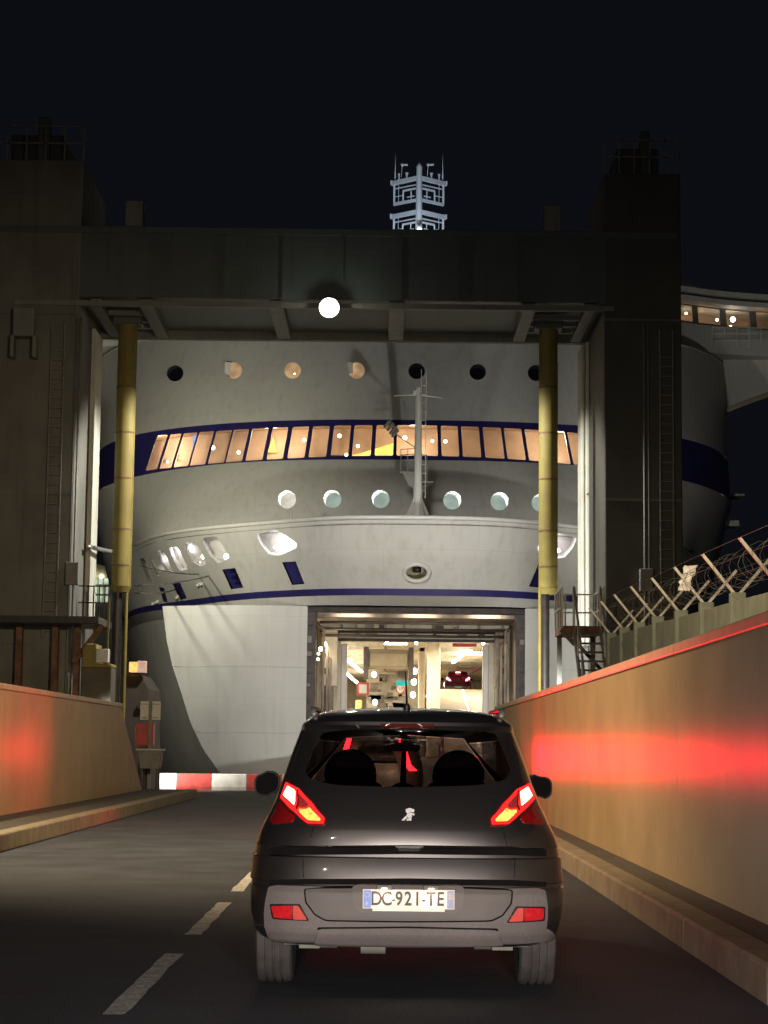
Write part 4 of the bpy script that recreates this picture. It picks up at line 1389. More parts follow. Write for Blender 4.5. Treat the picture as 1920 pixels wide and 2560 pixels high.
# ------------------------------------------------------------------ bow opening and car deck
fr = MB().box((CX - 4.5, 80.2, zA - .24), (CX + 4.5, 80.9, zA)).build('bow_header', M['frame_dark'], ferry, bevel=.03)
for sd in (-1, 1):
    MB().box((CX + sd * 4.5, 80.1, -2), (CX + sd * 4.08, 81.0, zA - .24)).build('bow_jamb', M['frame_dark'], ferry, bevel=.03)
    for z in np.arange(1.2, 6.4, .62):
        k_ = random.Random(int(z * 100) + sd)
        MB().box((CX + sd * k_.uniform(4.42, 4.46), 80.0, z + k_.uniform(0, .2)), (CX + sd * k_.uniform(4.2, 4.3), 80.1, z + k_.uniform(.24, .34))).build('locking_cleat', M['frame_dark'] if k_.random() < .6 else M['frame_brown'], ferry, bevel=.02)
Yi = 86.0
zi = D(902, 1386, Yi).z
wl_, wr_ = D(736, 1450, Yi).x, D(1056, 1450, Yi).x
# tunnel walls and ceiling between frame and inner bulkhead
tunnel = MB()
tunnel.box((CX - 4.48, 81.0, -2), (CX - 4.2, Yi + .5, zA - .1)).box((CX + 4.2, 81.0, -2), (CX + 4.48, Yi + .5, zA - .1)).box((CX - 4.2, 81.4, zA - .35), (CX + 4.2, Yi + .5, zA - .1))
tunnel = tunnel.build('bow_tunnel', M['frame_brown'], ferry)
bh = MB().box((CX - 4.2, Yi, zi), (CX + 4.2, Yi + .3, zA - .35)).box((CX - 4.2, Yi, -2), (wl_, Yi + .3, zi)).box((wr_, Yi, -2), (CX + 4.2, Yi + .3, zi))
bh = bh.build('inner_bulkhead', M['cream'], ferry)
z_b = D(902, 1366, Yi - .1).z
MB().box((CX - 4.1, Yi - .35, z_b - .05), (CX + 4.1, Yi, z_b + .03)).build('lintel_ledge', M['frame_dark'], bh)
MB().box((wl_ - .25, Yi - .22, zi - .02), (wr_ + .25, Yi, zi + .09)).build('lintel_edge', M['frame_dark'], bh)
for x, w in ((-3.2, .1), (-2.55, .08), (-1.3, .12), (-.45, .06), (.8, .14), (1.9, .08), (2.8, .12)):
    MB().box((CX + x, Yi - .18, z_b + .03), (CX + x + w, Yi, zA - .38)).build('stiffener', M['frame_brown'], bh)
rnd = random.Random(5)
for k in range(12):
    x, z = rnd.uniform(-3.6, 3.6), rnd.uniform(zi + .2, zA - .6)
    MB().box((CX + x, Yi - .12, z), (CX + x + rnd.uniform(.15, .5), Yi, z + rnd.uniform(.08, .3))).build('fitting', M['frame_brown'] if k % 2 else M['frame_dark'], bh, bevel=.01)
for k in range(3):
    z = zA - .62 - k * .22
    MB().tube([(CX - 4.0, 82.2 + k, z + .1), (CX + 4.0, 82.2 + k, z + .1)], .06, 8).build('ceiling_pipe', M['frame_dark'], tunnel, True)
p = D(898, 1326, 82)
MB().box((p.x - .17, 81.6, p.z - .18), (p.x + .17, 82.3, p.z + .22)).build('camera_housing', M['black_steel'], tunnel, bevel=.03)
# inner jambs: cabinets, bright edge strips, pipes
for sd in (-1, 1):
    xw = wl_ if sd < 0 else wr_
    MB().box((xw, Yi - .06, 0), (xw - sd * .28, Yi + .4, zi - .12)).build('door_edge', mat('door_edge_white', (.74, .72, .74), .4, var=.05), bh, bevel=.06)
    xa, xb = (D(697, 1400, 84.5).x, D(729, 1400, 84.5).x) if sd < 0 else (D(1070, 1400, 84.5).x, D(1095, 1400, 84.5).x)
    za, zb_ = D(712, 1362, 84.5).z, D(712, 1482, 84.5).z
    c = MB().box((xa, 84.4, zb_), (xb, 85.2, za)).build('control_cabinet', M['cream'] if sd < 0 else M['frame_brown'], tunnel, bevel=.03)
    pc = D(706 if sd < 0 else 1086, 1449, 84.35)
    MB().box((pc.x - .11, 84.33, pc.z - .13), (pc.x + .11, 84.4, pc.z + .13)).build('switch_box', M['black_steel'], c, bevel=.01)
    MB().tube([(xa + (xb - xa) * .5, 84.6, 0), (xa + (xb - xa) * .5, 84.6, zb_)], .22, 14).build('hydraulic_post', M['galv'], tunnel, 'auto')
    for k, dx in enumerate((.35, .5, .62)):
        MB().tube([(CX + sd * (4.2 - dx), 83 + k * .5, 0), (CX + sd * (4.2 - dx), 83 + k * .5, 6.3 - k * .6), (CX + sd * (4.2 - dx + .25), 83.3 + k * .5, 6.5 - k * .6)], .06, 8).build('pipe', M['frame_brown'], tunnel, True)
for x, y in ((701, 1391), (693, 1402), (688, 1412), (687, 1424)):
    p = D(x, y, 83.5)
    MB().ball(p, .10 if y < 1405 else .06, 10, 8).build('bulkhead_lamp', M['warm_bulb'], tunnel, True)
lamp('bulkhead_lamp_light', 'POINT', D(700, 1393, 83.2), 50, (1.0, .78, .45), shadow_soft_size=.1)

# car deck beyond the inner bulkhead
garage = empty('garage', (CX, 118, .9))
garage.parent = ferry
garage.matrix_parent_inverse = Matrix.Translation(-ferry.location)
FZ = .9
gx0, gx1, gy1 = CX - 7.5, CX + 6.6, 150
zc = zi + .9
g = MB().box((gx0 - .3, Yi + .3, FZ - .3), (gx1 + .3, gy1, FZ)).build('deck_floor', M['deck'], garage)
MB().box((gx0 - .3, Yi + .35, FZ), (gx0, gy1, zc)).build('side_wall', M['cream'], garage)
MB().box((gx1, Yi + .35, FZ), (gx1 + .3, gy1, zc)).build('side_wall', M['cream'], garage)
MB().box((gx0 - .3, Yi + .35, zc), (gx1 + .3, gy1, zc + .3)).build('deckhead', M['cream'], garage)
MB().box((gx0 - .3, gy1, FZ - .3), (gx1 + .3, gy1 + .3, zc)).build('end_wall', M['cream'], garage)
MB().box((gx0 - .3, Yi + .31, FZ), (CX - 4.2, Yi + .34, zc)).box((CX + 4.2, Yi + .31, FZ), (gx1 + .3, Yi + .34, zc)).build('front_wall', M['cream'], garage)
for k in range(16):
    y = Yi + 2 + k * 4
    MB().box((gx0, y, zc - .45), (gx1, y + .22, zc)).build('deck_beam', M['cream'], garage)
for x in (gx0 + 1.2, gx0 + 2.6, CX - 1.2, CX + 4.6):
    MB().tube([(x, Yi + .6, zc - .55), (x, gy1 - 1, zc - .55)], .09, 8).build('cable_tray', M['frame_brown'], garage, True)
# fluorescent tubes
def strip(a, b, n):
    for k in range(n):
        p, q = a.lerp(b, k / n), a.lerp(b, (k + .82) / n)
        MB().bar(p, q, .16, .09).build('tube_light', M['tube_light'], garage)
strip(D(748, 1424, 96), D(782, 1452, 122), 5)
strip(D(742, 1449, 104), D(775, 1478, 140), 3)
strip(D(1010, 1405, 95), D(978, 1432, 118), 4)
for x0, x1, y, Yd in ((830, 880, 1391, 92), (995, 1020, 1406, 94), (745, 760, 1424, 95)):
    a, b = D(x0, y, Yd), D(x1, y, Yd)
    MB().bar(a, b, .1, .07).build('tube_light', M['tube_light'], garage)
for (x, y, Yd, e) in ((-2, 5.4, 93, 190), (3.2, 5.6, 94, 150), (-4.5, 5.2, 106, 260), (.0, 5.6, 112, 300), (4.5, 6.2, 108, 160), (-1, 5.6, 132, 420)):
    lamp('deck_light', 'AREA', (CX + x, Yd, y + .6), e * 7.5, (1.0, .86, .60), aim=(CX + x, Yd + .01, 0), size=1.6)
# hoisted flap
a, b = D(786, 1402, 100), D(893, 1446, 100)
flap = MB().box((a.x, 100, b.z), (b.x, 100.4, a.z)).build('hoisted_flap', mat('flap_paint', (.30, .26, .19), .6, var=.15), garage, bevel=.05)
MB().box((a.x + .3, 99.92, b.z + .14), (b.x - .3, 100, a.z - .2)).build('flap_panel', mat('flap_panel_paint', (.38, .34, .25), .6, var=.15), flap, bevel=.03)
for x in (a.x + .12, b.x - .12):
    MB().box((x - .13, 99.8, b.z - .5), (x + .13, 100.5, a.z + .1)).build('flap_arm', M['frame_dark'], flap, bevel=.02)
# cluttered bulkhead far inside
Yb = 126
a, b = D(792, 1446, Yb), D(905, 1545, Yb)
MB().box((a.x, Yb, b.z - 2), (b.x, Yb + .3, a.z)).build('casing_wall', M['cream'], garage)
rnd = random.Random(9)
for k in range(26):
    x, z = rnd.uniform(a.x, b.x - .5), rnd.uniform(b.z, a.z - .3)
    MB().box((x, Yb - .25, z), (x + rnd.uniform(.3, 1.1), Yb - .004 * (k + 1), z + rnd.uniform(.12, .5))).build('casing_fitting', [M['frame_brown'], M['cream'], M['grey_steel'], M['ship_inner']][k % 4], garage, bevel=.02)
# central casing pillars
for x0, x1, Yd in ((924, 950, 94), (905, 918, 104)):
    a, b = D(x0, 1400, Yd), D(x1, 1540, Yd)
    MB().box((a.x, Yd, FZ), (b.x, Yd + 1.2, zc)).build('casing_pillar', M['cream'], garage, bevel=.05)
a, b = D(771, 1474, 124), D(797, 1503, 124)
MB().box((a.x, 123.8, b.z), (b.x, 124, a.z)).build('framed_panel', M['red_paint'], garage)
MB().box((a.x + .14, 123.7, b.z + .14), (b.x - .14, 123.8, a.z - .14)).build('framed_panel_face', M['ship_inner'], garage)
# round deck lamps
for x, y, Yd, r_ in ((808, 1457, 112, .17), (896, 1450, 112, .17), (894, 1473, 112, .18), (892, 1501, 112, .17), (810, 1517, 112, .16), (925, 1504, 98, .12), (836, 1387, 90, .08), (899, 1388, 90, .09), (1044, 1389, 90, .09), (942, 1413, 98, .10)):
    p = D(x, y, Yd)
    MB().ball(p, r_, 12, 9, (.85, .6, 1.05)).build('deck_lamp', M['bulb'], garage, True)
p = D(865, 1488, 111)
MB().tube([(p.x, 111, p.z), (p.x, 110.95, p.z)], .24, 24).build('speed_sign', M['white_paint'], garage, 'auto')
sg = bpy.data.curves.new('speed_sign_text', 'FONT')
sg.body = '10'
sg.size = .26
sg.align_x = sg.align_y = 'CENTER'
so_ = bpy.data.objects.new('speed_sign_text', sg)
scene.collection.objects.link(so_)
sg.materials.append(M['black_steel'])
so = bpy.data.objects.new('speed_sign_text', bpy.data.meshes.new_from_object(so_))
scene.collection.objects.link(so)
bpy.data.objects.remove(so_)
so.location = (p.x, 110.94, p.z)
so.rotation_euler = (R(90), 0, 0)
so.parent = garage
so.matrix_parent_inverse = Matrix.Translation(-Vector((CX, 118, .9)))
rg = MB().tube([Vector((p.x + .235 * math.cos(a), 110.94, p.z + .235 * math.sin(a))) for a in np.linspace(0, 2 * math.pi, 25)], .03, 6, False).build('speed_sign_ring', M['red_paint'], garage, True)
a, b = D(856, 1470, 110.5), D(882, 1482, 110.5)
MB().box((a.x, 110.4, b.z), (b.x, 110.5, a.z)).build('exit_sign', emit('green_sign_glow', (.10, .75, .62), .8, .25, 3), garage, bevel=.02)
a, b = D(768, 1512, 108), D(782, 1535, 108)
MB().box((a.x, 108, FZ), (b.x, 108.5, a.z)).build('yellow_bollard', M['yellow'], garage, bevel=.05)
# ramp up on the right
ra, rb = D(952, 1545, 90), D(1050, 1490, 111)
rx0, rx1 = D(951, 1540, 92).x, gx1 - .05
zr0, zr1 = FZ + .02, D(1000, 1489, 111).z
b = MB().hexa([(rx0, 88.5, FZ), (rx1, 88.5, FZ), (rx1, 111, zr1 - .3), (rx0, 111, zr1 - .3), (rx0, 88.5, zr0), (rx1, 88.5, zr0), (rx1, 111, zr1), (rx0, 111, zr1)])
b.hexa([(rx0, 111, zr1 - .3), (rx1, 111, zr1 - .3), (rx1, gy1, zr1 - .3), (rx0, gy1, zr1 - .3), (rx0, 111, zr1), (rx1, 111, zr1), (rx1, gy1, zr1), (rx0, gy1, zr1)])
ramp = b.build('upper_ramp', M['deck'], garage)
def ramp_z(y): return zr0 + (zr1 - zr0) * (y - 88.5) / 22.5
xa = D(1035, 1540, 92).x
MB().hexa([(xa - .06, 88.6, ramp_z(88.6) + .006), (xa + .06, 88.6, ramp_z(88.6) + .006), (xa + .06, 110.8, ramp_z(110.8) + .006), (xa - .06, 110.8, ramp_z(110.8) + .006), (xa - .06, 88.6, ramp_z(88.6) + .012), (xa + .06, 88.6, ramp_z(88.6) + .012), (xa + .06, 110.8, ramp_z(110.8) + .012), (xa - .06, 110.8, ramp_z(110.8) + .012)]).build('ramp_line', M['white_paint'], ramp)
for k in range(10):
    y = 89 + k * 2.4
    MB().bar((rx0 + .05, y, ramp_z(min(y, 111))), (rx0 + .05, y, ramp_z(min(y, 111)) + 1.1), .07, .07).build('ramp_railing_post', M['red_paint'], ramp)
MB().bar((rx0 + .05, 89, ramp_z(89) + 1.1), (rx0 + .05, 111, zr1 + 1.1), .07, .07).build('ramp_handrail', M['red_paint'], ramp)
for y0 in (1512, 1528):
    p = D(940 + (y0 - 1500) * .2, y0, 91)
a, b = D(978, 1389, 91), D(1030, 1397, 91)
MB().box((a.x, 91, b.z), (b.x, 91.3, a.z)).build('red_reflection_bar', M['red_paint'], garage, bevel=.04)  # red bar standing in for red reflections above the ramp

for k, sx in enumerate((-2.6, 0.2, 2.9)):  # lamps added out of view behind the header to brighten the inner bulkhead
    MB().box((CX + sx - .5, 80.92, zA - .17), (CX + sx + .5, 81.0, zA - .09)).build('added_tunnel_lamp', M['tube_light'], tunnel)
    lamp('added_tunnel_light', 'AREA', (CX + sx, 81.1, zA - .2), 28, (1.0, .84, .60), aim=(CX + sx, Yi, zA - 2.2), size=1.2)
# ------------------------------------------------------------------ the car in front
CARX, CARY = .156, 11.09
# level table: z, half width, rear y, rear corner depth, front y
LV = [(.27, .780, .20, .20, 4.10), (.31, .850, .07, .26, 4.25), (.36, .880, .025, .28, 4.32), (.45, .900, .005, .28, 4.36), (.575, .908, .0, .28, 4.36),
      (.600, .908, .015, .28, 4.36), (.604, .900, .050, .27, 4.35), (.625, .902, .056, .27, 4.34), (.632, .910, .050, .28, 4.34), (.70, .914, .058, .29, 4.32), (.765, .914, .078, .30, 4.30),
      (.772, .905, .105, .30, 4.28), (.822, .896, .112, .30, 4.24), (.828, .897, .088, .31, 4.20), (.87, .886, .090, .33, 4.10), (.93, .860, .105, .36, 3.95),
      (.99, .832, .135, .38, 3.60), (1.06, .802, .18, .38, 3.10), (1.12, .780, .225, .36, 2.92), (1.18, .758, .28, .34, 2.78), (1.26, .732, .35, .32, 2.60),
      (1.36, .700, .44, .30, 2.38), (1.44, .672, .51, .28, 2.20), (1.485, .655, .55, .26, 2.10), (1.50, .650, .50, .24, 2.06), (1.515, .642, .47, .23, 2.02), (1.535, .628, .475, .24, 1.98),
      (1.56, .602, .52, .26, 1.90), (1.585, .560, .60, .28, 1.80), (1.605, .49, .72, .30, 1.68), (1.62, .38, .88, .30, 1.54), (1.629, .22, 1.05, .25, 1.40), (1.632, .02, 1.15, .1, 1.30)]


def car_row(z, w, yr, c, yf):
    cf = .35 if z < .95 else .22
    cf = min(cf, (yf - yr) * .3)
    c = min(c, (yf - yr) * .4)
    half = [(0, yr), (.35 * w, yr + .035 * c), (.62 * w, yr + .14 * c), (.82 * w, yr + .36 * c), (.93 * w, yr + .66 * c), (.985 * w, yr + 1.15 * c), (w, yr + 1.9 * c),
            (w, yr + (yf - yr) * .5), (w * .99, yf - 2.0 * cf), (.93 * w, yf - .9 * cf), (.75 * w, yf - .35 * cf), (.4 * w, yf - .06 * cf), (0, yf)]
    pts = [(CARX - x, CARY + y, z) for x, y in reversed(half)] + [(CARX + x, CARY + y, z) for x, y in half[1:]]
    return spline(pts, 241)


LV = [(z, w * (1.002 if z < .66 else .99), yr, c, yf) for z, w, yr, c, yf in LV]
zs = [l[0] for l in LV]
# parameter runs with the profile so that shelves keep their size
tt = np.cumsum([0] + [math.hypot(b[0] - a[0], (b[2] - a[2]) + .5 * (b[1] - a[1])) for a, b in zip(LV[:-1], LV[1:])])
tt = tt / tt[-1]
body_l = Loft([car_row(*l) for l in LV], tt)
CSC = (10.5, 3.0)
RR = dict(srange=(.36, .64))      # the rear half of each row


def tz(z): return float(np.interp(z, zs, tt))


Z1 = lambda q: [(600 + x / 2.0232, 1740 + y / 2.0232) for x, y in q]
car = empty('dark_grey_car', (CARX, CARY + 2, 0), 'dark grey SUV with glowing brake lights stopped on the road ahead', 'car')

# openings of the shell
rw_px = Z1([(420, 178), (850, 168), (1285, 182), (1330, 260), (1372, 380), (1340, 425), (1200, 452), (850, 462), (500, 452), (360, 425), (325, 378), (375, 262)])
rear_win = body_l.px(rnd_poly(rw_px, .2, 3), **RR)
yz = lambda P: P[..., 1:]


def side_poly(pts, right):
    sr = (.52, .97) if right else (.03, .48)
    return body_l.inv([(CARY + y, z) for y, z in pts], yz, srange=sr)


sw_f = [(1.85, 1.06), (2.85, 1.03), (2.55, 1.22), (2.2, 1.42), (1.85, 1.45)]
sw_r = [(.98, 1.10), (1.75, 1.065), (1.75, 1.45), (1.2, 1.45), (1.02, 1.38)]
sw_q = [(.72, 1.20), (.90, 1.13), (.95, 1.36), (.86, 1.38)]
side_wins = []
for rgt in (False, True):
    for q in (sw_f, sw_r):
        p = side_poly(q, rgt)
        side_wins.append(p)
wind_l = [(s, tz(z)) for s, z in ((.905, 1.04), (.912, 1.2), (.925, 1.45), (.997, 1.47), (.997, 1.04))]
ws = [[(s, t) for s, t in wind_l], [(1 - s, t) for s, t in wind_l]]
arch = []
for yc in (.80, 3.42):
    for rgt in (False, True):
        pts = [(yc + .375 * math.cos(a), .345 + .375 * math.sin(a)) for a in np.linspace(R(-8), R(188), 16)]
        arch.append(side_poly(pts, rgt))
shell = skin('body_shell', body_l, M['car_paint'], car, holes=[rear_win] + side_wins + ws + arch, ns=150, nt=10, sc=CSC, tlines=list(tt[1:-1]))
shell.data.set_sharp_from_angle(angle=R(32))
skin('rear_window', body_l, M['car_glass'], car, outer=rear_win, ns=30, nt=8, sc=CSC, offset=-.004)
for p in side_wins:
    skin('side_window', body_l, M['car_glass'], car, outer=p, ns=8, nt=4, sc=CSC, offset=-.004)
for p in ws:
    skin('windscreen', body_l, mat('windscreen_glass', (1, 1, 1)) if False else M['car_glass'], car, outer=p, ns=8, nt=5, sc=CSC, offset=-.004)


def patch(name, px, m, off=.004, thick=0, parent=None, ns=24, nt=6, r=.12, lines=True):
    st = body_l.px(rnd_poly(px, r, 3) if r else px, **RR)
    return skin(name, body_l, m, parent or car, outer=st, ns=ns, nt=nt, sc=CSC, offset=off, thick=thick, tlines=list(tt[1:-1]) if lines else ())


def sym(q, c=849.5):
    return [(2 * c - x, y + (2 * (c - x)) * .0113 * -1) for x, y in q][::-1]


# lower half of the tail: grey plastic bumper as one moulded band, with apron
bump_px = Z1([(150, 968), (330, 963), (850, 960), (1370, 970), (1538, 985), (1550, 1060), (1545, 1165), (1515, 1236), (1390, 1246), (850, 1247), (320, 1240), (170, 1236), (130, 1165), (132, 1050)])
bumper = patch('bumper', bump_px, M['plastic_grey'], .012, .02, ns=60, nt=12, r=.08)
# lower apron, slightly proud, with sloped ends
patch('bumper_apron', Z1([(405, 1172), (850, 1168), (1292, 1178), (1330, 1244), (850, 1249), (375, 1241)]), M['plastic_grey'], .026, .02, bumper, ns=40, nt=4, r=.08)
gap_p = mat('groove_and_gap_shade', (.010, .009, .009), .9, var=.2, vscale=8, spec=.08, rvar=.02)  # dark tone for seam grooves and for shade painted over the recesses
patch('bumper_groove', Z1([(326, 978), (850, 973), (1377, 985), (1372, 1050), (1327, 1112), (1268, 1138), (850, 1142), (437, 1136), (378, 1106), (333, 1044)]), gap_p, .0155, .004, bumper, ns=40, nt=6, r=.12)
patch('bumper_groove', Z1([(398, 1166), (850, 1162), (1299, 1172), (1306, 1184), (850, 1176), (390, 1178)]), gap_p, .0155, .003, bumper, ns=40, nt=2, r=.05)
patch('tailgate_gap_shade', Z1([(150, 770), (320, 757), (850, 753), (1380, 761), (1548, 776), (1550, 812), (1385, 806), (850, 800), (318, 803), (148, 808)]), gap_p, .002, 0, car, ns=50, nt=5, r=.03)  # dark strip that paints the shade into the tailgate recess
patch('bumper_shelf_shade', Z1([(150, 930), (330, 925), (850, 922), (1372, 930), (1548, 940), (1548, 966), (1370, 960), (850, 952), (330, 954), (150, 960)]), gap_p, .002, 0, car, ns=50, nt=5, r=.03)  # dark strip that paints the shade above the bumper
# raised middle panel that carries the plate
mid_px = Z1([(335, 985), (850, 980), (1368, 992), (1362, 1045), (1320, 1105), (1265, 1128), (850, 1132), (440, 1126), (385, 1100), (342, 1040)])
mid_p = patch('plate_panel', mid_px, mat('plate_panel_plastic', (.17, .148, .14), .6, var=.12, vscale=6), .024, .018, bumper, ns=40, nt=6, r=.12)
patch('plate_recess', Z1([(568, 975), (1132, 980), (1122, 1075), (1085, 1098), (850, 1100), (615, 1092), (578, 1070)]), M['plastic_grey'], .030, .012, bumper, ns=24, nt=4, r=.1)
# reflectors
for flip in (0, 1):
    q1, q2 = Z1([(168, 1060), (268, 1058), (270, 1122), (182, 1114)]), Z1([(274, 1058), (298, 1058), (344, 1126), (276, 1124)])
    if flip:
        q1, q2 = Z1([(1432, 1070), (1527, 1072), (1523, 1124), (1430, 1132)]), Z1([(1400, 1070), (1426, 1070), (1424, 1132), (1354, 1136)])
    f = patch('reflector_frame', Z1([(158, 1050), (306, 1050), (354, 1134), (172, 1124)] if not flip else [(1392, 1062), (1537, 1064), (1532, 1134), (1344, 1144)]), M['plastic_black'], .016, .01, bumper, ns=10, nt=3, r=.08)
    rf = bpy.data.materials.get('reflector_red') or mat('reflector_red', (.78, .02, .03), .12, var=.2, vscale=40, spec=.8, coat=1)
    patch('reflector', q1, rf, .022, .008, f, ns=8, nt=3, r=.08)
    rb_ = bpy.data.materials.get('reflector_bright') or mat('reflector_bright', (.95, .13, .10), .12, var=.1, vscale=40, spec=.8, coat=1)
    patch('reflector_lens', q2, rb_, .024, .008, f, ns=8, nt=3, r=.08)
# reversing/fog marks, lower tailgate gaps
for xs_ in (320, 1384):
    patch('shut_line', Z1([(xs_ - 3, 822), (xs_ + 3, 822), (xs_ + 5, 918), (xs_ - 1, 918)]), M['plastic_black'], .006, 0, car, ns=2, nt=6, r=0)
patch('tailgate_handle', Z1([(782, 757), (932, 758), (905, 786), (805, 785)]), M['plastic_black'], .006, .01, car, ns=10, nt=3)
for sg_ in (0, 1):
    qq = [(372, 662), (377, 662), (352, 752), (346, 752)]
    if sg_: qq = [(1697 - x, y + 4) for x, y in qq][::-1]
    patch('shut_line', Z1(qq), M['plastic_black'], .003, 0, car, ns=2, nt=6, r=0)
# third brake light under the spoiler lip
patch('high_brake_light', Z1([(712, 141), (985, 143), (978, 160), (720, 158)]), mat('unlit_red_lens', (.10, .012, .012), .2, var=.1, coat=1), .008, .01, car, ns=14, nt=2, r=.06)

# tail lamps
lamp_red = mat('tail_lamp_red', (.35, .008, .008), .12, var=.1, vscale=30, coat=1)
e_red = emit('brake_light_glow_red', (1.0, .018, .018), 2.0)
e_white = emit('brake_light_glow', (1.0, .36, .24), 6.0)
e_amber = emit('indicator_glow', (1.0, .30, .05), 3.4, .6, 30)
for flip in (0, 1):
    def Q(pts):
        return Z1(pts if not flip else [(1697 - x, y + 4) for x, y in pts][::-1])
    cl = patch('tail_lamp', Q([(243, 430), (300, 468), (330, 500), (372, 540), (436, 622), (428, 656), (345, 654), (288, 606), (205, 524)]), lamp_red, .010, .02, car, ns=20, nt=10, r=.10)
    patch('lamp_glow', Q([(240, 440), (303, 474), (368, 546), (430, 622), (424, 650), (342, 648), (286, 598), (212, 520)]), e_red, .014, .004, cl, ns=14, nt=6, r=.1)
    patch('brake_light', Q([(252, 462), (288, 487), (281, 560), (229, 508)]), e_white, .020, .006, cl, ns=8, nt=6, r=.12)
    patch('lamp_divider', Q([(296, 482), (302, 486), (295, 585), (288, 578)]), lamp_red, .021, .006, cl, ns=3, nt=5, r=0)
    patch('upper_lens', Q([(305, 500), (322, 520), (352, 556), (338, 572), (300, 568)]), mat('dull_red_lens', (.5, .05, .05), .25, var=.25, vscale=60), .018, .006, cl, ns=6, nt=4, r=.1)
    patch('indicator', Q([(306, 580), (340, 582), (356, 572), (410, 627), (406, 637), (348, 634), (306, 594)]), e_amber, .020, .006, cl, ns=10, nt=6, r=.12)
    # side wrap of the lamp
    patch('lamp_side_lens', Q([(200, 532), (282, 612), (262, 640), (165, 650), (150, 630)]), lamp_red, .004, .006, cl, ns=8, nt=4, r=.15)
    c = body_l.ev(*np.array(body_l.px(Q([(260, 510)]), **RR)[0]))
# emblem: rearing-lion-like chrome mark
def flat(name, polys, Yd, m, parent, dep=.008):
    b = MB()
    for q in polys:
        pts = [at(x, y, Yd) for x, y in Z1(q)]
        b.prism(pts, (0, dep, 0))
    return b.build(name, m, parent)
(es, et), = body_l.px(Z1([(850, 610)]), **RR)
ey = body_l.ev(es, et)[1] - .012
lion = [[(838, 572), (858, 566), (882, 574), (880, 588), (862, 586), (850, 594), (840, 588)], [(846, 592), (866, 588), (870, 612), (850, 618), (842, 606)],
        [(842, 604), (850, 612), (830, 630), (816, 632), (820, 624)], [(852, 616), (868, 612), (866, 628), (878, 640), (868, 648), (850, 636)], [(850, 616), (858, 620), (838, 646), (818, 650), (820, 642), (834, 638)],
        [(866, 590), (884, 596), (882, 604), (868, 602)]]
flat('lion_emblem', lion, ey, mat('brushed_chrome', (.30, .30, .30), .55, metal=1, var=.5, vscale=90), car)
# licence plate
Yp = CARY - .045
plate_px = [(619, 976), (1086, 980), (1088, 1078), (619, 1080)]
pl = MB()
q = [at(x, y, Yp) for x, y in Z1(plate_px)]
xa, xb = (q[0].x + q[3].x) / 2, (q[1].x + q[2].x) / 2
za, zb_ = (q[0].z + q[1].z) / 2, (q[2].z + q[3].z) / 2
plate = MB().box((xa, Yp, zb_), (xb, Yp + .02, za)).build('licence_plate', mat('plate_white', (.80, .76, .64), .35, var=.03, vscale=10), car, bevel=.004)
w, h = xb - xa, za - zb_
blue = mat('plate_blue', (.02, .12, .62), .35, var=.1)
MB().box((xa + .006, Yp - .003, zb_ + .006), (xa + .095 * w, Yp - .001, za - .006)).build('euro_band', blue, plate)
MB().box((xb - .085 * w, Yp - .003, zb_ + .006), (xb - .006, Yp - .001, za - .006)).build('region_band', mat('plate_band_grey_blue', (.22, .26, .50), .4, var=.3, vscale=60), plate)
MB().box((xb - .07 * w, Yp - .0045, zb_ + .5 * h), (xb - .02 * w, Yp - .003, za - .02)).build('region_badge', mat('badge_grey', (.45, .34, .34), .4, var=.4, vscale=120), plate)
holder = MB().box((xa + .055, Yp - .004, zb_ - .012), (xb - .055, Yp + .016, zb_ + .004)).build('plate_holder', mat('plate_holder_white', (.8, .76, .66), .4, var=.05), plate, bevel=.002)


def text(name, body, x, z, size, m, Y, parent, sx=1.0):
    c = bpy.data.curves.new(name, 'FONT')
    c.body = body
    c.size = size
    c.align_x = 'CENTER'
    c.align_y = 'CENTER'
    c.extrude = .0006
    c.offset = .0022 * (size / .1)
    o = bpy.data.objects.new(name, c)
    scene.collection.objects.link(o)
    c.materials.append(m)
    me = bpy.data.meshes.new_from_object(o)
    bpy.data.objects.remove(o)
    o = bpy.data.objects.new(name, me)
    scene.collection.objects.link(o)
    o.rotation_euler = (R(90), 0, 0)
    o.scale = (sx, 1, 1)
    o.location = (x, Y, z)
    o.parent = parent
    o.matrix_parent_inverse = world_of(parent).inverted()
    return o


ink = mat('plate_ink', (.045, .028, .02), .5, var=.1)
zmid = (za + zb_) / 2
gl = [('D', .158), ('C', .236), ('-', .293), ('9', .352), ('2', .432), ('1', .508), ('-', .575), ('T', .700 - .03), ('E', .752)]
gl = [('D', 690), ('C', 742), ('-', 776), ('9', 804), ('2', 850), ('1', 897), ('-', 930), ('T', 966), ('E', 1013)]
for ch, xz in gl:
    X = xa + w * (xz - 619) / (1087 - 619)
    text('plate_character', ch, X, zmid, .106 if ch != '-' else .07, ink, Yp - .0012, plate, .80)
text('country_letter', 'F', xa + .048 * w, zb_ + .026, .03, M['white_paint'], Yp - .0036, plate)
st_ = MB()
for k in range(12):
    a = k * math.pi / 6
    st_.box((xa + .048 * w + .013 * math.cos(a) - .0015, Yp - .0045, zmid + .022 + .013 * math.sin(a) - .0015), (xa + .048 * w + .013 * math.cos(a) + .0015, Yp - .003, zmid + .022 + .013 * math.sin(a) + .0015))
st_.build('euro_stars', mat('star_yellow', (.85, .75, .1), .5), plate)
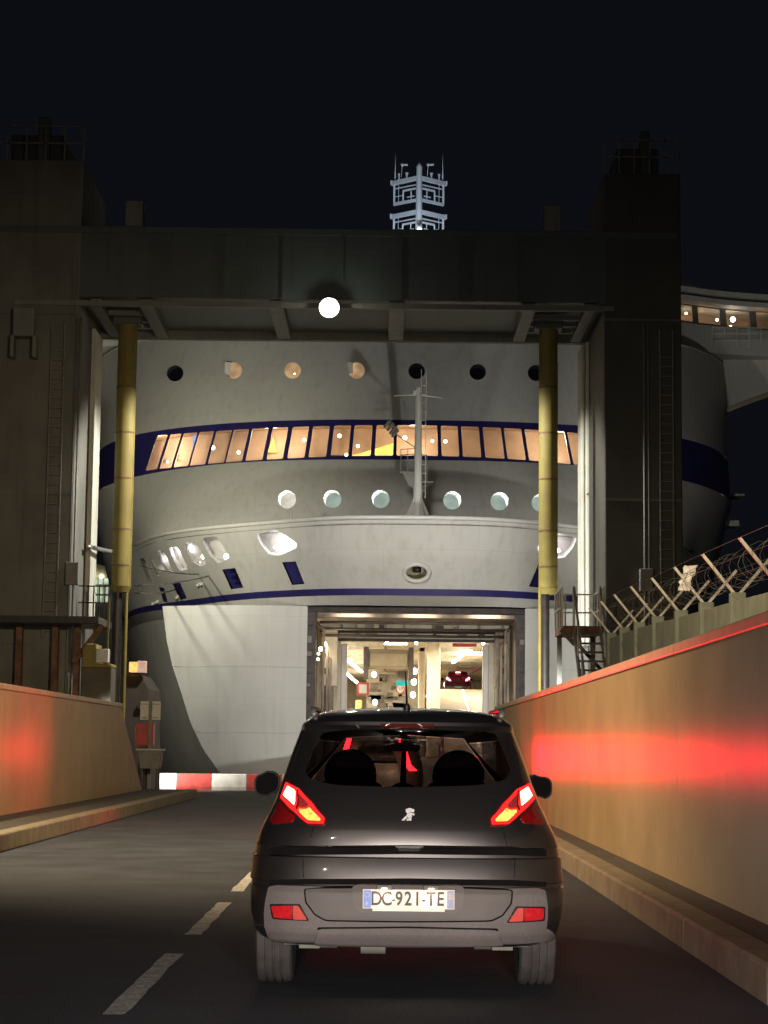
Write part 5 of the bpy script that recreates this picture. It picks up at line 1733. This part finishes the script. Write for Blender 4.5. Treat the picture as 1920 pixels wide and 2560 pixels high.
for dx in (-.13, .13):
    pl_ = MB().box((CARX + dx - .04, CARY - .05, za + .010), (CARX + dx + .04, CARY + .03, za + .022)).build('plate_lamp', M['plastic_black'], car)
    MB().box((CARX + dx - .03, CARY - .03, za + .006), (CARX + dx + .03, CARY - .02, za + .0095)).build('plate_lamp_lens', M['plastic_black'], pl_)
    MB().box((CARX + dx - .04, CARY - .058, za - .002), (CARX + dx + .04, CARY - .0505, za + .022)).build('plate_lamp_lip', M['plastic_black'], pl_)
    lamp('plate_lamp_light', 'AREA', (CARX + dx, CARY - .075, za + .006), .32, (1.0, .72, .38), aim=(CARX + dx, CARY - .055, zmid - .02), size=.03)
# wheels
def wheel(x, y):
    t = MB()
    prof = [(.215, -.09), (.30, -.108), (.325, -.104), (.34, -.094), (.345, -.07)]
    r0 = .345
    for gx in (-.045, 0, .045):
        prof += [(r0, gx - .008), (r0 - .012, gx - .006), (r0 - .012, gx + .006), (r0, gx + .008)]
    prof += [(.345, .07), (.34, .094), (.325, .104), (.30, .108), (.215, .09)]
    n = 48
    vs, fs = [], []
    for k in range(n):
        a = 2 * math.pi * k / n
        for r_, o_ in prof:
            vs.append((x + o_, y + r_ * math.cos(a), .345 + r_ * math.sin(a)))
    m = len(prof)
    for k in range(n):
        for j in range(m - 1):
            fs.append((k * m + j, k * m + j + 1, ((k + 1) % n) * m + j + 1, ((k + 1) % n) * m + j))
    ty = t.add(vs, fs).build('wheel', M['tyre'], car, 'auto')
    b = MB()
    for sx in (-.075, .075):
        b.tube([(x + sx - .01, y, .345), (x + sx + .01, y, .345)], .218, 32)
    b.build('rim', M['galv'], ty, 'auto')
    sp = MB()
    for k in range(5):
        a = 2 * math.pi * k / 5 + .3
        sgn = 1 if x > CARX else -1
        sp.bar((x + sgn * .09, y, .345), (x + sgn * .09, y + .2 * math.cos(a), .345 + .2 * math.sin(a)), .05, .03, (1, 0, 0))
    sp.build('spoke', M['galv'], ty)
for sx in (-1, 1):
    wheel(CARX + sx * .768, CARY + .80)
    wheel(CARX + sx * .768, CARY + 3.42)
# underside bits: floor, silencer, tow bracket, lower arms
MB().box((CARX - .70, CARY + .35, .26), (CARX + .70, CARY + 4.0, .34)).build('underbody', M['plastic_black'], car)
MB().box((CARX - .86, CARY + 3.95, .11), (CARX + .86, CARY + 4.05, .40)).build('light_block_skirt', M['plastic_black'], car, bevel=.01)  # added out of view to block red light passing under the car
for sx in (-1, 1):
    b = MB().tube([(CARX + sx * .56, CARY + .62, .265), (CARX + sx * .40, CARY + .62, .265)], .05, 10).box((CARX + sx * .62, CARY + .5, .225), (CARX + sx * .50, CARY + .66, .30))
    b.build('suspension_arm', M['grey_steel'], car, 'auto')
b = MB().tube([(CARX - .26, CARY + .30, .262), (CARX - .12, CARY + .30, .262)], .045, 12)
b.build('silencer', M['grey_steel'], car, 'auto')
# door mirrors
for sx in (-1, 1):
    xm, ym, zm = CARX + sx * .945, CARY + 2.62, 1.125
    b = MB()
    rings = []
    for k, (dy_, s) in enumerate(((0, .92), (.02, 1.0), (.09, .97), (.15, .75), (.18, .3))):
        ring = []
        for j in range(20):
            a = 2 * math.pi * j / 20
            ex, ez = abs(math.cos(a)) ** .7 * math.copysign(1, math.cos(a)), abs(math.sin(a)) ** .75 * math.copysign(1, math.sin(a))
            ring.append((xm + ex * .090 * s, ym + dy_, zm + ez * .080 * s + (.012 if ex * sx < 0 else -.006)))
        rings.append(ring)
    vs = [p for rg_ in rings for p in rg_]
    fs = [(i * 20 + j, i * 20 + (j + 1) % 20, (i + 1) * 20 + (j + 1) % 20, (i + 1) * 20 + j) for i in range(4) for j in range(20)] + [tuple(range(19, -1, -1)), tuple(80 + j for j in range(20))]
    mir = b.add(vs, fs).build('door_mirror', M['plastic_black'], car, 'auto')
    MB().add([(px0 + (xm - px0) * .04, ym - .004, pz0 + (zm - pz0) * .04) for px0, py0, pz0 in rings[0]], [tuple(range(20))]).build('mirror_glass', mat('mirror_face', (.014, .012, .013), .7, spec=.1), mir)
    MB().bar((CARX + sx * .76, ym + .1, 1.06), (xm - sx * .06, ym + .08, 1.08), .06, .05).build('mirror_arm', M['plastic_black'], mir)
# aerial on the roof
px_, py_ = at(1017, 1790, CARY + .95).x, CARY + .95
zr_ = 1.60
MB().tube([(px_, py_, zr_ - .01), (px_, py_ - .03, zr_ + .05)], [.035, .014], 10).tube([(px_, py_ - .03, zr_ + .05), (px_ - .012, py_ - .12, at(1015, 1680, CARY + .83).z)], [.007, .004], 8).build('roof_aerial', M['plastic_black'], car, 'auto')
for sx in (-1, 1):          # roof rails
    MB().tube([(CARX + sx * .56, CARY + .72, 1.575), (CARX + sx * .57, CARY + .80, 1.615), (CARX + sx * .565, CARY + 1.9, 1.62), (CARX + sx * .555, CARY + 2.0, 1.575)], .016, 8).build('roof_rail', M['galv'], car, True)
# rear wiper stub, inside: seats and headrests, dashboard, mirror
b = MB()
for sx in (-.36, .36):
    b.ball((CARX + sx, CARY + 2.1, 1.20), .175, 20, 12, (1.0, .55, 1.0)).ball((CARX + sx, CARY + 2.1, 1.02), .25, 20, 12, (1.05, .5, .75))
    b.hexa([(CARX + sx - .25, CARY + 2.1, .6), (CARX + sx + .25, CARY + 2.1, .6), (CARX + sx + .25, CARY + 2.3, .6), (CARX + sx - .25, CARY + 2.3, .6), (CARX + sx - .21, CARY + 1.95, 1.10), (CARX + sx + .21, CARY + 1.95, 1.10), (CARX + sx + .21, CARY + 2.2, 1.12), (CARX + sx - .21, CARY + 2.2, 1.12)])
b.build('front_seats', M['car_inner'], car, 'auto')
b = MB()
b.box((CARX - .62, CARY + 1.05, .45), (CARX + .62, CARY + 1.25, 1.04))
b.ball((CARX - .02, CARY + 1.12, 1.10), .09, 12, 8, (1.1, .5, .8)).ball((CARX - .40, CARY + 1.12, 1.10), .10, 12, 8, (1.2, .5, .8)).ball((CARX + .40, CARY + 1.12, 1.10), .10, 12, 8, (1.2, .5, .8))
b.build('rear_bench', M['car_inner'], car, 'auto')
MB().box((CARX - .68, CARY + 2.7, .5), (CARX + .68, CARY + 3.2, .98)).build('dashboard', M['car_inner'], car, bevel=.05)
MB().box((CARX - .70, CARY + .45, .36), (CARX + .70, CARY + 3.3, .5)).build('cabin_floor', M['car_inner'], car)
MB().box((CARX - .03, CARY + 2.10, 1.38), (CARX + .0, CARY + 2.14, 1.50)).box((CARX - .12, CARY + 2.08, 1.36), (CARX + .10, CARY + 2.12, 1.42)).build('interior_mirror', M['car_inner'], car, bevel=.01)
inner = skin('roof_lining', Loft(body_l.rows[20:-1] * np.array((.97, 1, 1)) + np.array((CARX * .03, 0, -.03))), M['car_inner'], car, ns=60, nt=6, sc=CSC) if False else None


def copy_tree(o, parent=None):
    c = o.copy()
    scene.collection.objects.link(c)
    c.parent = parent
    for ch in [x for x in scene.objects if x.parent == o]:
        copy_tree(ch, c)
    return c


def recolour(root, swap):
    for ch in [x for x in scene.objects if x.parent == root]:
        ms = ch.data.materials if ch.data else []
        if len(ms) and ms[0] and ms[0].name in swap:
            ch.data = ch.data.copy()
            ch.data.materials[0] = swap[ms[0].name]
        recolour(ch, swap)


# the car climbing the ramp inside the ship
red_paint = mat('dark_red_car_paint', (.13, .02, .05), .3, metal=.3, var=.05, coat=1)
c2 = copy_tree(car)
c2.name = 'dark_red_car'
for k in ('label', 'category', 'group'):
    if k in c2: del c2[k]
tag(c2, 'dark red car with brake lights on, on the ramp inside the ship', 'car')
cp = D(1003, 1488, 112.6)
c2.location = (cp.x, 112.6 + 2, zr1 + .02)
ship_glow = emit('distant_brake_glow', (1.0, .16, .22), 90)
ship_glow2 = emit('distant_lamp_glow', (1.0, .04, .08), 80)
recolour(c2, {'dark_grey_car_paint': red_paint, 'brake_light_glow': ship_glow, 'indicator_glow': ship_glow2, 'brake_light_glow_red': ship_glow2, 'unlit_red_lens': emit('high_brake_glow', (1.0, .25, .25), 25),
              'tinted_car_glass': mat('dark_red_glass', (.10, .01, .02), .1)})

# the people carrier queueing in front of the grey car, hidden but for its lamps seen through the glass
VY = 37.5
van = empty('people_carrier', (-.12, VY + 2, 0), 'people carrier with tall red tail lamps just ahead of the grey car', 'car')
vx = -.12
vl = [(.25, .78, .10), (.45, .86, .0), (.85, .88, .02), (1.05, .86, .06), (1.40, .78, .16), (1.60, .70, .26), (1.66, .55, .40)]
rows = []
for z, w, yr in vl:
    half = [(0, yr), (.6 * w, yr + .03), (.9 * w, yr + .14), (w, yr + .4), (w, 2.2), (w, 3.6 if z < 1 else 2.9 - (z - 1)), (.8 * w, 4.2 if z < 1 else 3.2 - (z - 1)), (0, 4.4 if z < 1 else 3.3 - (z - 1))]
    rows.append(spline([(vx - x, VY + y, z) for x, y in reversed(half)] + [(vx + x, VY + y, z) for x, y in half[1:]], 121))
tzv = lambda z: (z - .25) / 1.41
vL = Loft(rows, [(a[0] - .25) / 1.41 for a in vl])
vw_ = [(.452, tzv(1.08)), (.548, tzv(1.08)), (.54, tzv(1.5)), (.46, tzv(1.5))]
skin('body_shell', vL, mat('silver_car_paint', (.42, .40, .39), .35, metal=.5, var=.03, coat=1), van, holes=[vw_, [(.955, tzv(1.1)), (1.0, tzv(1.1)), (1.0, tzv(1.5)), (.955, tzv(1.5))], [(0, tzv(1.1)), (.045, tzv(1.1)), (.045, tzv(1.5)), (0, tzv(1.5))]], ns=70, nt=14, sc=(9, 2))
MB().box((vx - .53, VY + .3, 1.655), (vx + .53, VY + 1.7, 1.665)).build('roof', M['car_paint'], van)
skin('rear_window', vL, M['car_glass'], van, outer=[(.452, tzv(1.08)), (.548, tzv(1.08)), (.54, tzv(1.5)), (.46, tzv(1.5))], ns=12, nt=4, sc=(9, 2), offset=.005)
tail = emit('tall_tail_lamp_glow', (1.0, .012, .02), 90)
for sd in (-1, 1):
    q = [(.5 + sd * s, tzv(z)) for s, z in ((.060, .92), (.074, .92), (.070, 1.50), (.058, 1.50))]
    if sd < 0: q = q[::-1]
    lampm = skin('tail_lamp', vL, e_red, van, outer=q, ns=4, nt=8, sc=(9, 2), offset=.08, thick=.08)
    skin('tail_lamp_face', vL, tail, lampm, outer=q, ns=4, nt=8, sc=(9, 2), offset=.084)
for sd in (-1, 1):
    lamp('tail_lamp_beam', 'AREA', (vx + sd * .70, VY - .02, 1.21), 10, (1.0, .002, .02), aim=(vx + sd * .70 + 1.25, VY - 10, 2.2), shape='RECTANGLE', size=.13, size_y=.6, spread=R(22))
lamp('tail_lamp_beam', 'AREA', (vx + .72, VY - .02, 1.21), 16, (1.0, .002, .02), aim=(vx + .72 + 3.4, VY - 10, 2.0), shape='RECTANGLE', size=.13, size_y=.6, spread=R(40))
lamp('tail_lamp_beam', 'AREA', (vx - .74, VY - .02, 1.24), 19, (1.0, .008, .02), aim=(-6.1, 34.2, 1.95), shape='RECTANGLE', size=.13, size_y=.45, spread=R(66))
for sx in (-1, 1):
    for yy in (.75, 3.4):
        MB().tube([(vx + sx * .66, VY + yy, .32), (vx + sx * .87, VY + yy, .32)], .32, 28).build('wheel', M['tyre'], van, 'auto')
MB().box((vx - .26, VY - .03, .55), (vx + .26, VY + .01, .66)).build('licence_plate', M['white_paint'], van)
